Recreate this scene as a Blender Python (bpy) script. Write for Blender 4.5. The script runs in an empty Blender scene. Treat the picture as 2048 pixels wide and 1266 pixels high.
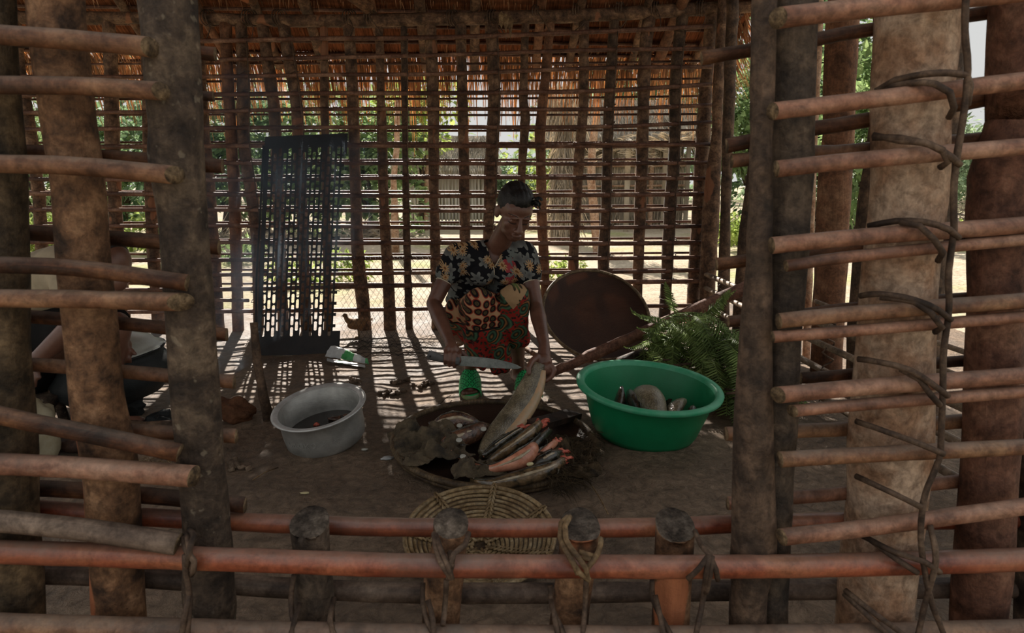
import bpy, bmesh, math, random
from mathutils import Vector, Matrix, noise, Quaternion
R = random.Random(7)
F = 1365.0
PITCH = math.atan(280 / F)
YAW = math.atan(74 * math.cos(PITCH) / F)
CAM = Vector((0, 0, 1.0))
FWD = Vector((math.sin(YAW) * math.cos(PITCH), math.cos(YAW) * math.cos(PITCH), -math.sin(PITCH)))
RIGHT = Vector((math.cos(YAW), -math.sin(YAW), 0))
UP = RIGHT.cross(FWD)
def ray(px, py): return FWD * F + RIGHT * (px - 1024) - UP * (py - 633)
def P(px, py, y): r = ray(px, py); return CAM + r * (y / r.y)          # point of the room on the plane y
def PX(px, py, x): r = ray(px, py); return CAM + r * (x / r.x)
def G(px, py, z=0.0): r = ray(px, py); return CAM + r * ((z - 1.0) / r.z)   # point on the floor
def mpp(p): return (p - CAM).dot(FWD) / F
C = bpy.context.scene.collection
sc = bpy.context.scene

# ------------------------------------------------------------------ object helpers
def tag(o, label=None, cat=None, group=None, kind=None):
    if label: o['label'] = label
    if cat: o['category'] = cat
    if group: o['group'] = group
    if kind: o['kind'] = kind
    return o
def thing(name, label, cat, loc=(0, 0, 0), group=None):
    o = bpy.data.objects.new(name, None); C.objects.link(o); o.location = loc; o.empty_display_size = .05
    return tag(o, label, cat, group)
def link(name, me, mats, parent=None, origin=None, smooth=True):
    if origin is None:
        if parent is not None: origin = Vector(parent.location)
        elif len(me.vertices):
            xs = [v.co.x for v in me.vertices]; ys = [v.co.y for v in me.vertices]; zs = [v.co.z for v in me.vertices]
            origin = Vector(((min(xs) + max(xs)) / 2, (min(ys) + max(ys)) / 2, min(zs)))
        else: origin = Vector((0, 0, 0))
    origin = Vector(origin)
    me.transform(Matrix.Translation(-origin))
    if smooth:
        me.polygons.foreach_set('use_smooth', [True] * len(me.polygons))
    for m in (mats if isinstance(mats, (list, tuple)) else [mats]): me.materials.append(m)
    o = bpy.data.objects.new(name, me); C.objects.link(o)
    if parent is not None:
        o.parent = parent; pl = Vector(parent.location)
        if parent.parent is not None: pl = pl + Vector(parent.parent.location)
        o.location = origin - pl
    else: o.location = origin
    return o
def crom(pts, step):
    pts = [Vector(p) for p in pts]
    if len(pts) == 2:
        n = max(1, int((pts[1] - pts[0]).length / step)); return [(pts[0].lerp(pts[1], i / n), i / n) for i in range(n + 1)]
    out = []
    for i in range(len(pts) - 1):
        p0 = pts[i - 1] if i else pts[0] * 2 - pts[1]; p1 = pts[i]; p2 = pts[i + 1]
        p3 = pts[i + 2] if i + 2 < len(pts) else pts[i + 1] * 2 - pts[i]
        n = max(1, int((p2 - p1).length / step))
        for k in range(n):
            t = k / n
            q = .5 * ((2 * p1) + (p2 - p0) * t + (2 * p0 - 5 * p1 + 4 * p2 - p3) * t * t + (3 * p1 - p0 - 3 * p2 + p3) * t ** 3)
            out.append((q, i + t))
    out.append((pts[-1], len(pts) - 1.0))
    return out
def lerpl(vals, t):
    if not isinstance(vals, (list, tuple)): return vals
    i = min(int(t), len(vals) - 1); j = min(i + 1, len(vals) - 1)
    return vals[i] + (vals[j] - vals[i]) * (t - i)
class MB:
    def __init__(s): s.v = []; s.f = []; s.m = []; s.uv = []
    def face(s, idx, uvs=None, m=0):
        s.f.append(tuple(idx)); s.m.append(m); s.uv.append(uvs or [(0, 0)] * len(idx))
    def tube(s, pts, r, n=10, step=.05, m=0, cm=1, jit=0, prof=None, caps=True, slant=(0, 0), flat=1.0, upv=None, seed=0, knob=None):
        sam = crom(pts, step); N = len(sam)
        if len(pts) == 2 and isinstance(r, (list, tuple)): pass
        T = []
        for i in range(N):
            a = sam[max(i - 1, 0)][0]; b = sam[min(i + 1, N - 1)][0]; d = b - a
            T.append(d.normalized() if d.length > 1e-9 else Vector((0, 0, 1)))
        ref = Vector(upv) if upv is not None else (Vector((0, 1, 0)) if abs(T[0].y) < .8 else Vector((0, 0, 1)))
        u = (ref - T[0] * ref.dot(T[0])).normalized()
        base = len(s.v); L = 0; off = R.random() * 9 + seed
        for i in range(N):
            if i:
                L += (sam[i][0] - sam[i - 1][0]).length
                u = (u - T[i] * u.dot(T[i])).normalized()
            w = T[i].cross(u); rr = lerpl(r, sam[i][1]) if not callable(r) else r(sam[i][1])
            for k in range(n):
                a = 2 * math.pi * k / n
                sc_ = prof(a) if prof else 1.0
                if jit: sc_ *= 1 + jit * noise.noise(Vector((math.cos(a) * 1.1 + off, math.sin(a) * 1.1 + off * 2, L / max(.004, rr) * .35)))
                if knob:
                    for (kt, ka, kh, kw) in knob:
                        dd = ((sam[i][1] - kt) / kw) ** 2 + (((a - ka + math.pi) % (2 * math.pi) - math.pi) / .7) ** 2
                        sc_ += kh * math.exp(-dd)
                p = sam[i][0] + (u * math.cos(a) + w * math.sin(a) * flat) * (rr * sc_)
                if i == 0 and slant[0]: p = p + T[i] * (math.cos(a) * slant[0] * rr)
                if i == N - 1 and slant[1]: p = p + T[i] * (math.cos(a) * slant[1] * rr)
                s.v.append(p)
            if i:
                a0 = base + (i - 1) * n; b0 = base + i * n; cl = 2 * math.pi * rr
                seg = (sam[i][0] - sam[i - 1][0]).length
                for k in range(n):
                    k2 = (k + 1) % n; u0 = k / n * cl; u1 = (k + 1) / n * cl
                    s.face((a0 + k, a0 + k2, b0 + k2, b0 + k), [(u0, L - seg), (u1, L - seg), (u1, L), (u0, L)], m)
        if caps:
            for (st, rev) in ((base, True), (base + (N - 1) * n, False)):
                ring = [st + k for k in range(n)]
                if rev: ring.reverse()
                s.face(ring, [(math.cos(2 * math.pi * k / n) * .02, math.sin(2 * math.pi * k / n) * .02) for k in range(n)], cm)
        return s
    def box(s, c, sx, sy, sz, m=0, rot=None):
        b = len(s.v); c = Vector(c)
        for dx, dy, dz in ((-1, -1, -1), (1, -1, -1), (1, 1, -1), (-1, 1, -1), (-1, -1, 1), (1, -1, 1), (1, 1, 1), (-1, 1, 1)):
            p = Vector((dx * sx / 2, dy * sy / 2, dz * sz / 2))
            if rot is not None: p = rot @ p
            s.v.append(c + p)
        for q in ((0, 3, 2, 1), (4, 5, 6, 7), (0, 1, 5, 4), (1, 2, 6, 5), (2, 3, 7, 6), (3, 0, 4, 7)):
            s.face([b + i for i in q], [(0, 0), (sx, 0), (sx, sz), (0, sz)], m)
        return s
    def ell(s, c, rx, ry, rz, m=0, rot=None, nu=14, nv=9, jit=0, seed=0):
        b = len(s.v); c = Vector(c)
        for j in range(nv + 1):
            th = math.pi * j / nv
            for i in range(nu):
                ph = 2 * math.pi * i / nu
                d = Vector((math.sin(th) * math.cos(ph), math.sin(th) * math.sin(ph), math.cos(th)))
                k = 1 + (jit * noise.noise(d * 1.7 + Vector((seed, seed, seed))) if jit else 0)
                p = Vector((d.x * rx, d.y * ry, d.z * rz)) * k
                if rot is not None: p = rot @ p
                s.v.append(c + p)
        for j in range(nv):
            for i in range(nu):
                i2 = (i + 1) % nu
                s.face((b + j * nu + i, b + (j + 1) * nu + i, b + (j + 1) * nu + i2, b + j * nu + i2), [(i / nu, j / nv), (i / nu, (j + 1) / nv), ((i + 1) / nu, (j + 1) / nv), ((i + 1) / nu, j / nv)], m)
        return s
    def lathe(s, prof, n=48, m=0, M=None, wob=0, sq=1.0):
        b = len(s.v); K = len(prof); L = 0
        for j, (r, z) in enumerate(prof):
            for i in range(n):
                a = 2 * math.pi * i / n; k = 1 + (wob * math.sin(2 * a + .6) + wob * .6 * math.sin(3 * a + 1) if wob else 0)
                p = Vector((r * math.cos(a) * k, r * math.sin(a) * k * sq, z))
                s.v.append(M @ p if M is not None else p)
        for j in range(K - 1):
            for i in range(n):
                i2 = (i + 1) % n
                s.face((b + j * n + i, b + j * n + i2, b + (j + 1) * n + i2, b + (j + 1) * n + i), [(i / n, j / K), ((i + 1) / n, j / K), ((i + 1) / n, (j + 1) / K), (i / n, (j + 1) / K)], m)
        return s
    def mesh(s, name):
        me = bpy.data.meshes.new(name); me.from_pydata([tuple(v) for v in s.v], [], s.f)
        me.polygons.foreach_set('material_index', s.m)
        uvl = me.uv_layers.new(name='UVMap'); flat = []
        for q in s.uv:
            for t in q: flat.extend(t)
        uvl.data.foreach_set('uv', flat); me.update(); me.validate()
        return me
    def build(s, name, mats, parent=None, origin=None, smooth=True): return link(name, s.mesh(name), mats, parent, origin, smooth)

def ortho(q):                                                          # ordinal words
    return ['first', 'second', 'third', 'fourth', 'fifth', 'sixth', 'seventh', 'eighth', 'ninth', 'tenth', 'eleventh', 'twelfth', 'thirteenth', 'fourteenth', 'fifteenth', 'sixteenth', 'seventeenth', 'eighteenth', 'nineteenth', 'twentieth', 'twenty-first', 'twenty-second', 'twenty-third', 'twenty-fourth', 'twenty-fifth', 'twenty-sixth'][q]

# ------------------------------------------------------------------ materials
def s2l(c):
    return tuple(((x / 255) / 12.92 if x / 255 <= .04045 else ((x / 255 + .055) / 1.055) ** 2.4) for x in c) + (1,)
class NT:
    def __init__(s, name):
        s.m = bpy.data.materials.new(name); s.m.use_nodes = True; s.t = s.m.node_tree; s.n = s.t.nodes; s.l = s.t.links
        s.b = s.n['Principled BSDF']; s.out = s.n['Material Output']
    def new(s, typ, **k):
        n = s.n.new(typ)
        for a, v in k.items(): setattr(n, a, v)
        return n
    def ln(s, a, b): s.l.new(a, b)
    def coord(s, kind='Object', rnd=True, scale=(1, 1, 1)):
        tc = s.new('ShaderNodeTexCoord'); mp = s.new('ShaderNodeMapping'); mp.inputs['Scale'].default_value = scale
        s.ln(tc.outputs[kind], mp.inputs['Vector'])
        if rnd:
            oi = s.new('ShaderNodeObjectInfo'); mm = s.new('ShaderNodeMath', operation='MULTIPLY'); mm.inputs[1].default_value = 37.
            s.ln(oi.outputs['Random'], mm.inputs[0]); s.ln(mm.outputs[0], mp.inputs['Location'])
        return mp.outputs['Vector']
    def noise(s, vec, scale, detail=4, rough=.6, dist=0):
        n = s.new('ShaderNodeTexNoise'); n.inputs['Scale'].default_value = scale; n.inputs['Detail'].default_value = detail
        n.inputs['Roughness'].default_value = rough; n.inputs['Distortion'].default_value = dist; s.ln(vec, n.inputs['Vector']); return n.outputs['Fac']
    def ramp(s, fac, stops):
        r = s.new('ShaderNodeValToRGB'); e = r.color_ramp.elements
        while len(e) < len(stops): e.new(.5)
        for i, (p, c) in enumerate(stops):
            e[i].position = p; e[i].color = c if len(c) == 4 else s2l(c)
        s.ln(fac, r.inputs['Fac']); return r.outputs['Color']
    def mix(s, fac, a, b, typ='MIX'):
        m = s.new('ShaderNodeMix', data_type='RGBA', blend_type=typ)
        for inp, v in ((m.inputs[0], fac), (m.inputs[6], a), (m.inputs[7], b)):
            if isinstance(v, (int, float)): inp.default_value = v
            elif isinstance(v, tuple): inp.default_value = v if len(v) == 4 else s2l(v)
            else: s.ln(v, inp)
        return m.outputs[2]
    def math(s, op, a, b=None, c=None, clamp=False):
        m = s.new('ShaderNodeMath', operation=op); m.use_clamp = clamp
        for i, v in enumerate((a, b, c)):
            if v is None: continue
            if isinstance(v, (int, float)): m.inputs[i].default_value = v
            else: s.ln(v, m.inputs[i])
        return m.outputs[0]
    def bump(s, h, dist=.003, strength=1.0, prev=None):
        b = s.new('ShaderNodeBump'); b.inputs['Distance'].default_value = dist; b.inputs['Strength'].default_value = strength
        s.ln(h, b.inputs['Height'])
        if prev is not None: s.ln(prev, b.inputs['Normal'])
        s.ln(b.outputs['Normal'], s.b.inputs['Normal']); return b.outputs['Normal']
    def set(s, col=None, rough=None, spec=None, metal=None, coat=None):
        if col is not None:
            if isinstance(col, tuple): s.b.inputs['Base Color'].default_value = col if len(col) == 4 else s2l(col)
            else: s.ln(col, s.b.inputs['Base Color'])
        if rough is not None:
            if isinstance(rough, (int, float)): s.b.inputs['Roughness'].default_value = rough
            else: s.ln(rough, s.b.inputs['Roughness'])
        if spec is not None: s.b.inputs['Specular IOR Level'].default_value = spec
        if metal is not None: s.b.inputs['Metallic'].default_value = metal
        if coat is not None: s.b.inputs['Coat Weight'].default_value = coat; s.b.inputs['Coat Roughness'].default_value = .3
        return s.m
def lift(c, k): return tuple(min(255, 255 * (1 - (1 - x / 255) ** k)) for x in c)
def wood(name, dark, mid, light, blotch=14, rough=.75, bump=.004, spec=.3, bal=.5, streak=.5, peel=None, ring=0, fleck=0, top_grey=0, vary=None):
    dark, mid, light = lift(dark, 1.08), lift(mid, 1.14), lift(light, 1.18)
    t = NT(name); v = t.coord(); uv = t.coord('UV', scale=(55, 5, 1))
    st = t.noise(uv, 1.0, 5, .65, .4); bl = t.noise(v, blotch, 6, .62, .3); fine = t.noise(v, 90, 4, .7); midn = t.noise(v, blotch * 3.2, 5, .7, .5)
    col = t.ramp(bl, [(bal - .16, dark), (bal, mid), (bal + .17, light)])
    col = t.mix(streak, col, t.ramp(st, [(.3, (70, 70, 70)), (.7, (225, 220, 215))]), 'MULTIPLY')
    col = t.mix(.55, col, t.ramp(fine, [(.3, (120, 118, 116)), (.65, (255, 255, 255))]), 'MULTIPLY')
    col = t.mix(.5, col, t.ramp(midn, [(.38, (128, 118, 110)), (.54, (255, 255, 255))]), 'MULTIPLY')
    if peel is not None:
        pv = t.coord(scale=(1, 1, .45)); pn = t.noise(pv, peel[1], 3, .5, .2)
        col = t.mix(t.ramp(pn, [(peel[2], (0, 0, 0)), (peel[2] + .015, (255, 255, 255))]), col, t.mix(.5, peel[0], t.ramp(st, [(.3, (130, 120, 115)), (.7, (255, 250, 245))]), 'MULTIPLY'))
    if fleck:
        fn = t.noise(v, 55, 2, .5); col = t.mix(t.ramp(fn, [(.66, (0, 0, 0)), (.72, (fleck, fleck, fleck))]), col, (190, 175, 150))
    if ring:
        w = t.new('ShaderNodeTexWave', wave_type='BANDS', bands_direction='Y'); w.inputs['Scale'].default_value = ring; w.inputs['Distortion'].default_value = .5
        t.ln(t.coord('UV'), w.inputs['Vector']); col = t.mix(t.ramp(w.outputs['Fac'], [(.03, (255, 255, 255)), (.07, (0, 0, 0))]), col, dark)
    if vary is not None: col = t.mix(t.ramp(t.noise(t.coord(scale=(1, .3, .3)), 2.6, 3, .6), [(.52, (0, 0, 0)), (.68, (200, 200, 200))]), col, t.mix(.5, vary, t.ramp(st, [(.3, (150, 145, 140)), (.7, (255, 250, 245))]), 'MULTIPLY'))
    if top_grey:  # grey mixed in on upward-facing sides, broken up by noise
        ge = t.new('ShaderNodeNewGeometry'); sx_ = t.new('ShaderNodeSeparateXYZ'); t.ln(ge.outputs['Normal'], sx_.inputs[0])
        dm = t.math('MULTIPLY', t.math('SUBTRACT', t.math('ADD', sx_.outputs['Z'], t.math('MULTIPLY', t.math('SUBTRACT', midn, .5), 1.2)), .35), top_grey, clamp=True); col = t.mix(dm, col, lift((124, 112, 100), 1.1))
    h = t.math('ADD', t.math('MULTIPLY', st, .6), t.math('ADD', t.math('MULTIPLY', bl, .9), t.math('ADD', t.math('MULTIPLY', fine, .3), t.math('MULTIPLY', midn, .8))))
    t.bump(h, bump); return t.set(col, rough, spec)
M = {}
M['bark_tan'] = wood('bark_tan', (72, 52, 38), (134, 96, 68), (180, 134, 98), 19, bal=.5, streak=.35, peel=((190, 120, 82), 5, .6))
M['bark_grey'] = wood('bark_grey', (52, 42, 35), (84, 69, 57), (120, 101, 82), 17, bal=.5, streak=.45, fleck=120)
M['bark_moss'] = wood('bark_moss', (60, 49, 35), (98, 80, 59), (140, 115, 85), 18, bal=.52, streak=.4)
M['bark_pale'] = wood('bark_pale', (128, 86, 58), (182, 140, 110), (208, 174, 146), 13, bal=.42, streak=.3, bump=.003)
M['bark_crack2'] = wood('bark_crack2', (58, 50, 44), (92, 78, 66), (124, 104, 86), 16, bal=.5, streak=.55, fleck=70)
M['bark_red'] = wood('bark_red', (84, 56, 44), (124, 84, 66), (150, 108, 86), 14, bal=.5, streak=.3)
M['bark_crack'] = wood('bark_crack', (60, 49, 41), (96, 77, 63), (128, 102, 82), 15, bal=.5, streak=.5, peel=((160, 108, 78), 4.2, .605))
M['bark_back'] = wood('bark_back', (74, 58, 45), (116, 88, 68), (166, 130, 100), 14, bal=.5, streak=.4, peel=((150, 104, 76), 6, .63))
M['bark_dark'] = wood('bark_dark', (66, 54, 44), (98, 78, 62), (136, 108, 84), 12, bal=.5)
M['bark_orange'] = wood('bark_orange', (100, 68, 48), (146, 100, 72), (178, 132, 100), 6, bal=.5, streak=.5)
M['bamboo_red'] = wood('bamboo_red', (118, 50, 32), (172, 90, 60), (200, 122, 84), 5, rough=.36, bump=.0010, spec=.5, streak=.3, top_grey=.8, vary=(150, 104, 80))
M['bamboo_tan'] = wood('bamboo_tan', (122, 80, 60), (168, 114, 88), (194, 144, 116), 9, rough=.5, bump=.0013, spec=.4, streak=.4, fleck=60, top_grey=.55)
M['bamboo_brown'] = wood('bamboo_brown', (92, 62, 45), (144, 98, 70), (178, 130, 94), 9, rough=.55, bump=.0016, spec=.35, streak=.5, top_grey=.8)
M['bamboo_grey'] = wood('bamboo_grey', (84, 70, 60), (118, 98, 84), (152, 130, 112), 8, rough=.65, bump=.002, streak=.6)
M['split_dark'] = wood('split_dark', (66, 42, 30), (112, 70, 46), (150, 100, 66), 8, rough=.6, bump=.003, streak=.85, top_grey=.5)
M['rail_back'] = wood('rail_back', (88, 62, 50), (128, 90, 72), (168, 128, 104), 6, rough=.6, bump=.002, streak=.5)
M['rail_side'] = wood('rail_side', (120, 100, 82), (168, 142, 116), (204, 180, 152), 6, rough=.6, bump=.002, streak=.5, ring=2.2)
M['cut'] = wood('cut_wood', (70, 56, 42), (122, 100, 74), (164, 136, 102), 60, rough=.85, bump=.003, streak=.2)
M['cut_grey'] = wood('cut_grey', (82, 72, 62), (124, 110, 96), (160, 144, 128), 40, rough=.9, bump=.004, streak=.6)
M['vine'] = wood('vine', (70, 55, 45), (108, 86, 70), (146, 120, 98), 20, rough=.75, bump=.001, streak=.7)
M['vine_pale'] = wood('vine_pale', (112, 88, 62), (162, 130, 92), (194, 164, 122), 20, rough=.7, bump=.001, streak=.7)
def leafmat(name, c1, c2, trans=.45, rough=.5, scale=3):
    t = NT(name); v = t.coord(); n = t.noise(v, scale, 3, .6)
    gi = t.new('ShaderNodeNewGeometry'); rp = t.ramp(gi.outputs['Random Per Island'], [(0, (150, 150, 150)), (1, (255, 255, 255))])
    col = t.mix(1.0, t.ramp(n, [(.35, c1), (.65, c2)]), rp, 'MULTIPLY')
    t.set(col, rough, .25); tr = t.new('ShaderNodeBsdfTranslucent'); t.ln(col, tr.inputs['Color'])
    mx = t.new('ShaderNodeMixShader'); mx.inputs[0].default_value = trans
    t.ln(t.b.outputs[0], mx.inputs[1]); t.ln(tr.outputs[0], mx.inputs[2]); t.ln(mx.outputs[0], t.out.inputs['Surface']); return t.m
M['thatch'] = leafmat('thatch_straw', (206, 156, 114), (244, 204, 160), .5, .8, 2)
M['thatch_grey'] = leafmat('thatch_grey', (204, 188, 164), (238, 226, 206), .5, .8, 2)
M['leaf_dark'] = leafmat('leaf_dark', (92, 122, 86), (140, 168, 120))  # leaf greens greyed down, the outdoor haze is put into their colour
M['leaf_mid'] = leafmat('leaf_mid', (122, 152, 98), (178, 200, 134))
M['leaf_light'] = leafmat('leaf_light', (160, 188, 90), (212, 226, 134))
M['leaf_far'] = leafmat('leaf_far', (136, 162, 126), (182, 202, 160))  # far leaves paler and greyer, distance haze painted into the colour
M['fern'] = leafmat('fern_green', (118, 142, 78), (176, 200, 122), .4, .5, 5)

# ------------------------------------------------------------------ camera, light
cd = bpy.data.cameras.new('camera'); cam = bpy.data.objects.new('camera', cd); C.objects.link(cam); sc.camera = cam
cam.location = CAM; cam.rotation_euler = (math.pi / 2 - PITCH, 0, -YAW)
cd.sensor_width = 36; cd.lens = 36 * F / 2048; cd.clip_start = .05; cd.clip_end = 400
cd.dof.use_dof = True; cd.dof.focus_distance = 2.9; cd.dof.aperture_fstop = 10.0
w = bpy.data.worlds.new('sky'); sc.world = w; w.use_nodes = True; bg = w.node_tree.nodes['Background']
wn = w.node_tree; tc = wn.nodes.new('ShaderNodeTexCoord'); sx = wn.nodes.new('ShaderNodeSeparateXYZ'); wr = wn.nodes.new('ShaderNodeValToRGB')
wn.links.new(tc.outputs['Generated'], sx.inputs[0]); wn.links.new(sx.outputs['Z'], wr.inputs['Fac']); wn.links.new(wr.outputs['Color'], bg.inputs['Color'])
wr.color_ramp.elements[0].color = (.60, .60, .585, 1); wr.color_ramp.elements[1].color = (.66, .68, .70, 1)
bg.inputs['Strength'].default_value = 1.0
sl = bpy.data.lights.new('sun', 'SUN'); sun = bpy.data.objects.new('sun', sl); C.objects.link(sun)
az = math.radians(-10.4); el = math.radians(33)
sd = Vector((math.sin(az) * math.cos(el), math.cos(az) * math.cos(el), math.sin(el)))
sun.location = sd * 20; sun.rotation_euler = sd.to_track_quat('Z', 'Y').to_euler()
sl.energy = 11; sl.angle = math.radians(.45); sl.color = (1, .93, .84)
vs = sc.view_settings; vs.view_transform = 'Standard'; vs.look = 'None'; vs.exposure = .16; vs.gamma = 1; vs.use_curve_mapping = False
sc.cycles.max_bounces = 6; sc.cycles.diffuse_bounces = 4; sc.cycles.glossy_bounces = 3; sc.cycles.transparent_max_bounces = 8
sc.cycles.sample_clamp_indirect = 4
# ------------------------------------------------------------------ helpers for poles given by where the photo shows them, on a real plane
DB = 4.5; DF = 1.05; XS = 1.50
def pole(name, pts, wpx, y, mats, label, cat, group=None, n=12, step=.06, jit=.12, prof=None, slant=(0, 0), z0=None, knob=None, upv=None, flat=1.0, fn=None, ztop=None):
    q = []; r = []
    for i, t in enumerate(pts):
        yy = y[i] if isinstance(y, (list, tuple)) else y
        p = (fn or P)(t[0], t[1], yy); q.append(p); w_ = t[2] if len(t) > 2 else wpx
        r.append(w_ / 2 * mpp(p))
    if ztop is not None and q[0].z < ztop:
        d = (q[0] - q[1]).normalized(); q[0] = q[0] + d * ((ztop - q[0].z) / max(.3, d.z))
    if z0 is not None and q[-1].z > z0:
        d = (q[-1] - q[-2]).normalized(); q.append(q[-1] + d * ((q[-1].z - z0) / max(.2, -d.z))); r.append(r[-1])
    mb = MB().tube(q, r, n, step, 0, 1, jit, prof, True, slant, flat, upv, knob=knob)
    o = mb.build(name, mats); tag(o, label, cat, group); return o
half = lambda a: 1.0 if math.cos(a) > -.15 else max(.25, .35 / max(.35, abs(math.cos(a))))
groove = lambda a: 1 - .22 * math.exp(-(((a - 4.4 + math.pi) % (2 * math.pi) - math.pi) / .35) ** 2)

# ---------------- back lattice wall: posts
bposts = [
 [(392, 40, 24), (405, 250, 25), (420, 420, 27), (434, 640, 27)], [(451, 45, 24), (456, 166, 22), (464, 300, 22), (470, 420, 22), (476, 640, 22)],
 [(482, 45, 23), (487, 166, 25), (488, 290, 24), (505, 400, 25), (514, 500, 20), (517, 640, 20)], [(524, 45, 22), (541, 166, 25), (551, 265, 23), (566, 640, 22)],
 [(566, 45, 24), (584, 150, 25), (597, 265, 23), (612, 640, 22)], [(648, 45, 15), (649, 166, 17), (650, 265, 16), (656, 640, 17)],
 [(697, 45, 24), (704, 166, 22), (708, 300, 23), (712, 415, 22), (715, 503, 26), (726, 600, 27), (729, 650, 26)], [(758, 45, 17), (761, 166, 16), (764, 300, 22), (768, 415, 19), (776, 560, 24), (780, 650, 24)],
 [(808, 45, 14), (810, 300, 12), (812, 415, 15), (818, 650, 16)], [(860, 35, 24), (866, 200, 25), (868, 400, 20), (871, 520, 22), (874, 650, 22)],
 [(921, 35, 23), (925, 200, 21), (929, 400, 22), (932, 650, 22)], [(982, 35, 26), (989, 200, 25), (982, 330, 28), (980, 400, 26), (976, 470, 20), (974, 650, 20)],
 [(1051, 35, 15), (1047, 200, 17), (1051, 236, 20), (1044, 332, 16), (1042, 420, 15), (1042, 650, 16)], [(1102, 35, 18), (1086, 200, 20), (1080, 262, 22), (1082, 332, 20), (1084, 440, 21), (1090, 560, 19), (1093, 650, 19)],
 [(1168, 30, 21), (1167, 200, 20), (1157, 332, 21), (1153, 415, 20), (1147, 510, 21), (1143, 650, 22)], [(1229, 30, 20), (1219, 200, 22), (1215, 300, 21), (1212, 415, 21), (1207, 510, 23), (1204, 650, 23)],
 [(1299, 30, 26), (1290, 116, 25), (1286, 232, 23), (1281, 415, 25), (1275, 560, 21), (1272, 650, 22)], [(1366, 20, 24), (1352, 150, 23), (1349, 300, 23), (1341, 400, 26), (1333, 560, 23), (1328, 650, 23)],
 [(1424, 20, 24), (1413, 166, 25), (1406, 265, 28), (1397, 415, 27), (1388, 570, 26), (1384, 650, 27)]]
lposts = [[(28, 20, 20), (42, 133, 15), (58, 250, 24), (76, 375, 23), (80, 427, 23), (92, 655, 24)], [(130, 20, 22), (140, 300, 22), (160, 655, 22)], [(216, 30, 26), (222, 135, 25), (225, 280, 28), (229, 382, 25), (234, 466, 27), (241, 523, 22), (250, 655, 24)], [(288, 30, 18), (293, 130, 18), (295, 265, 20), (302, 382, 26), (304, 450, 23), (309, 533, 24), (318, 655, 24)]]
k = 0; allp = lposts + bposts
colr = {5: 'bark_orange', 13: 'bark_dark', 15: 'bark_back', 17: 'bark_orange'}
for i, pl in enumerate(allp):
    m = M['bark_orange'] if i in (5, 17) else M['bark_dark'] if i in (12, 19, 21) else M['bark_back']
    pole('wooden_post', pl, 22, DB, [m, M['cut']], f'upright round wooden post of the back lattice wall, {ortho(i)} from the left', 'post', None, 10, .07, .16, z0=-.02)
# ---------------- back wall: inner and outer rails
rails = [
 [(83, 84), (83, 77), (74, 63), (53,)],]
RY = [  # y at x = 30, 400, 640, 890, 1190, 1424
 (86, 83, 78, 75, 63, 53), (119, 118, 115, 110, 100, 98), (154, 153, 150, 148, 136, 134), (190, 189, 187, 186, 182, 168), (226, 222, 219, 218, 218, 211), (260, 256, 254, 254, 253, 245),
 (294, 292, 291, 291, 291, 289), (327, 326, 326, 326, 327, 326), (358, 361, 358, 355, 357, 358), (388, 389, 391, 391, 391, 388), (419, 419, 420, 422, 422, 416), (452, 452, 453, 456, 456, 452),
 (485, 485, 486, 486, 487, 484), (520, 520, 517, 516, 516, 514), (552, 550, 548, 546, 544, 541), (582, 580, 575, 570, 565, 563), (602, 600, 600, 598, 595, 592), (626, 624, 620, 616, 613, 611)]
XR = (30, 400, 640, 890, 1190, 1424)
nr = len(RY)
for i, ys in enumerate(RY):
    x0 = -90 if i != 1 else 440
    w_ = 8 if i % 3 else 9
    pts = [(x0, ys[0], w_)] + [(x, y + R.uniform(-1, 1), w_) for x, y in zip(XR, ys) if x > x0]
    if i == 16: pts = [(395, 600, 8), (498, 601, 7)]
    o = pole('bamboo_rail', pts, 8, DB - .062 if i != 16 else DB - .09, [M['rail_back'], M['cut']], f'thin horizontal rail on inner face of back lattice wall, {ortho(i)} from the top', 'rail', None, 8, .12, .1)
OY = [(128, 1), (163, 1), (198, .6), (230, .7), (262, .8), (285, 1), (320, 1), (350, 1), (382, 1), (413, 1), (445, 1), (478, 1), (507, 1), (540, 1), (567, 1)]
for i, (y, s_) in enumerate(OY):
    x0 = R.uniform(60, 420) if i % 3 == 1 else -90
    sl_ = (y - 353) * .02
    pts = [(x0, y + 1), (500, y + R.uniform(-1, 1)), (1000, y + R.uniform(-1.5, 1.5)), (1424, y - 2 + (8 if y < 200 else 0) * -.5)]
    pole('bamboo_rail', pts, 4.6, DB + .058, [M['rail_back'], M['cut']], f'thin horizontal rail on outer face of back lattice wall, {ortho(i)} from the top', 'rail', None, 8, .15, .1)
pole('split_board', [(1146, 287, 12), (1280, 289, 13), (1422, 290, 11)], 12, DB - .078, [M['rail_back'], M['cut']], 'wider split board laid along the seventh rail of the back wall', 'board', None, 8, .1, .08, half, flat=.5, upv=(0, -1, 0))
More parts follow.
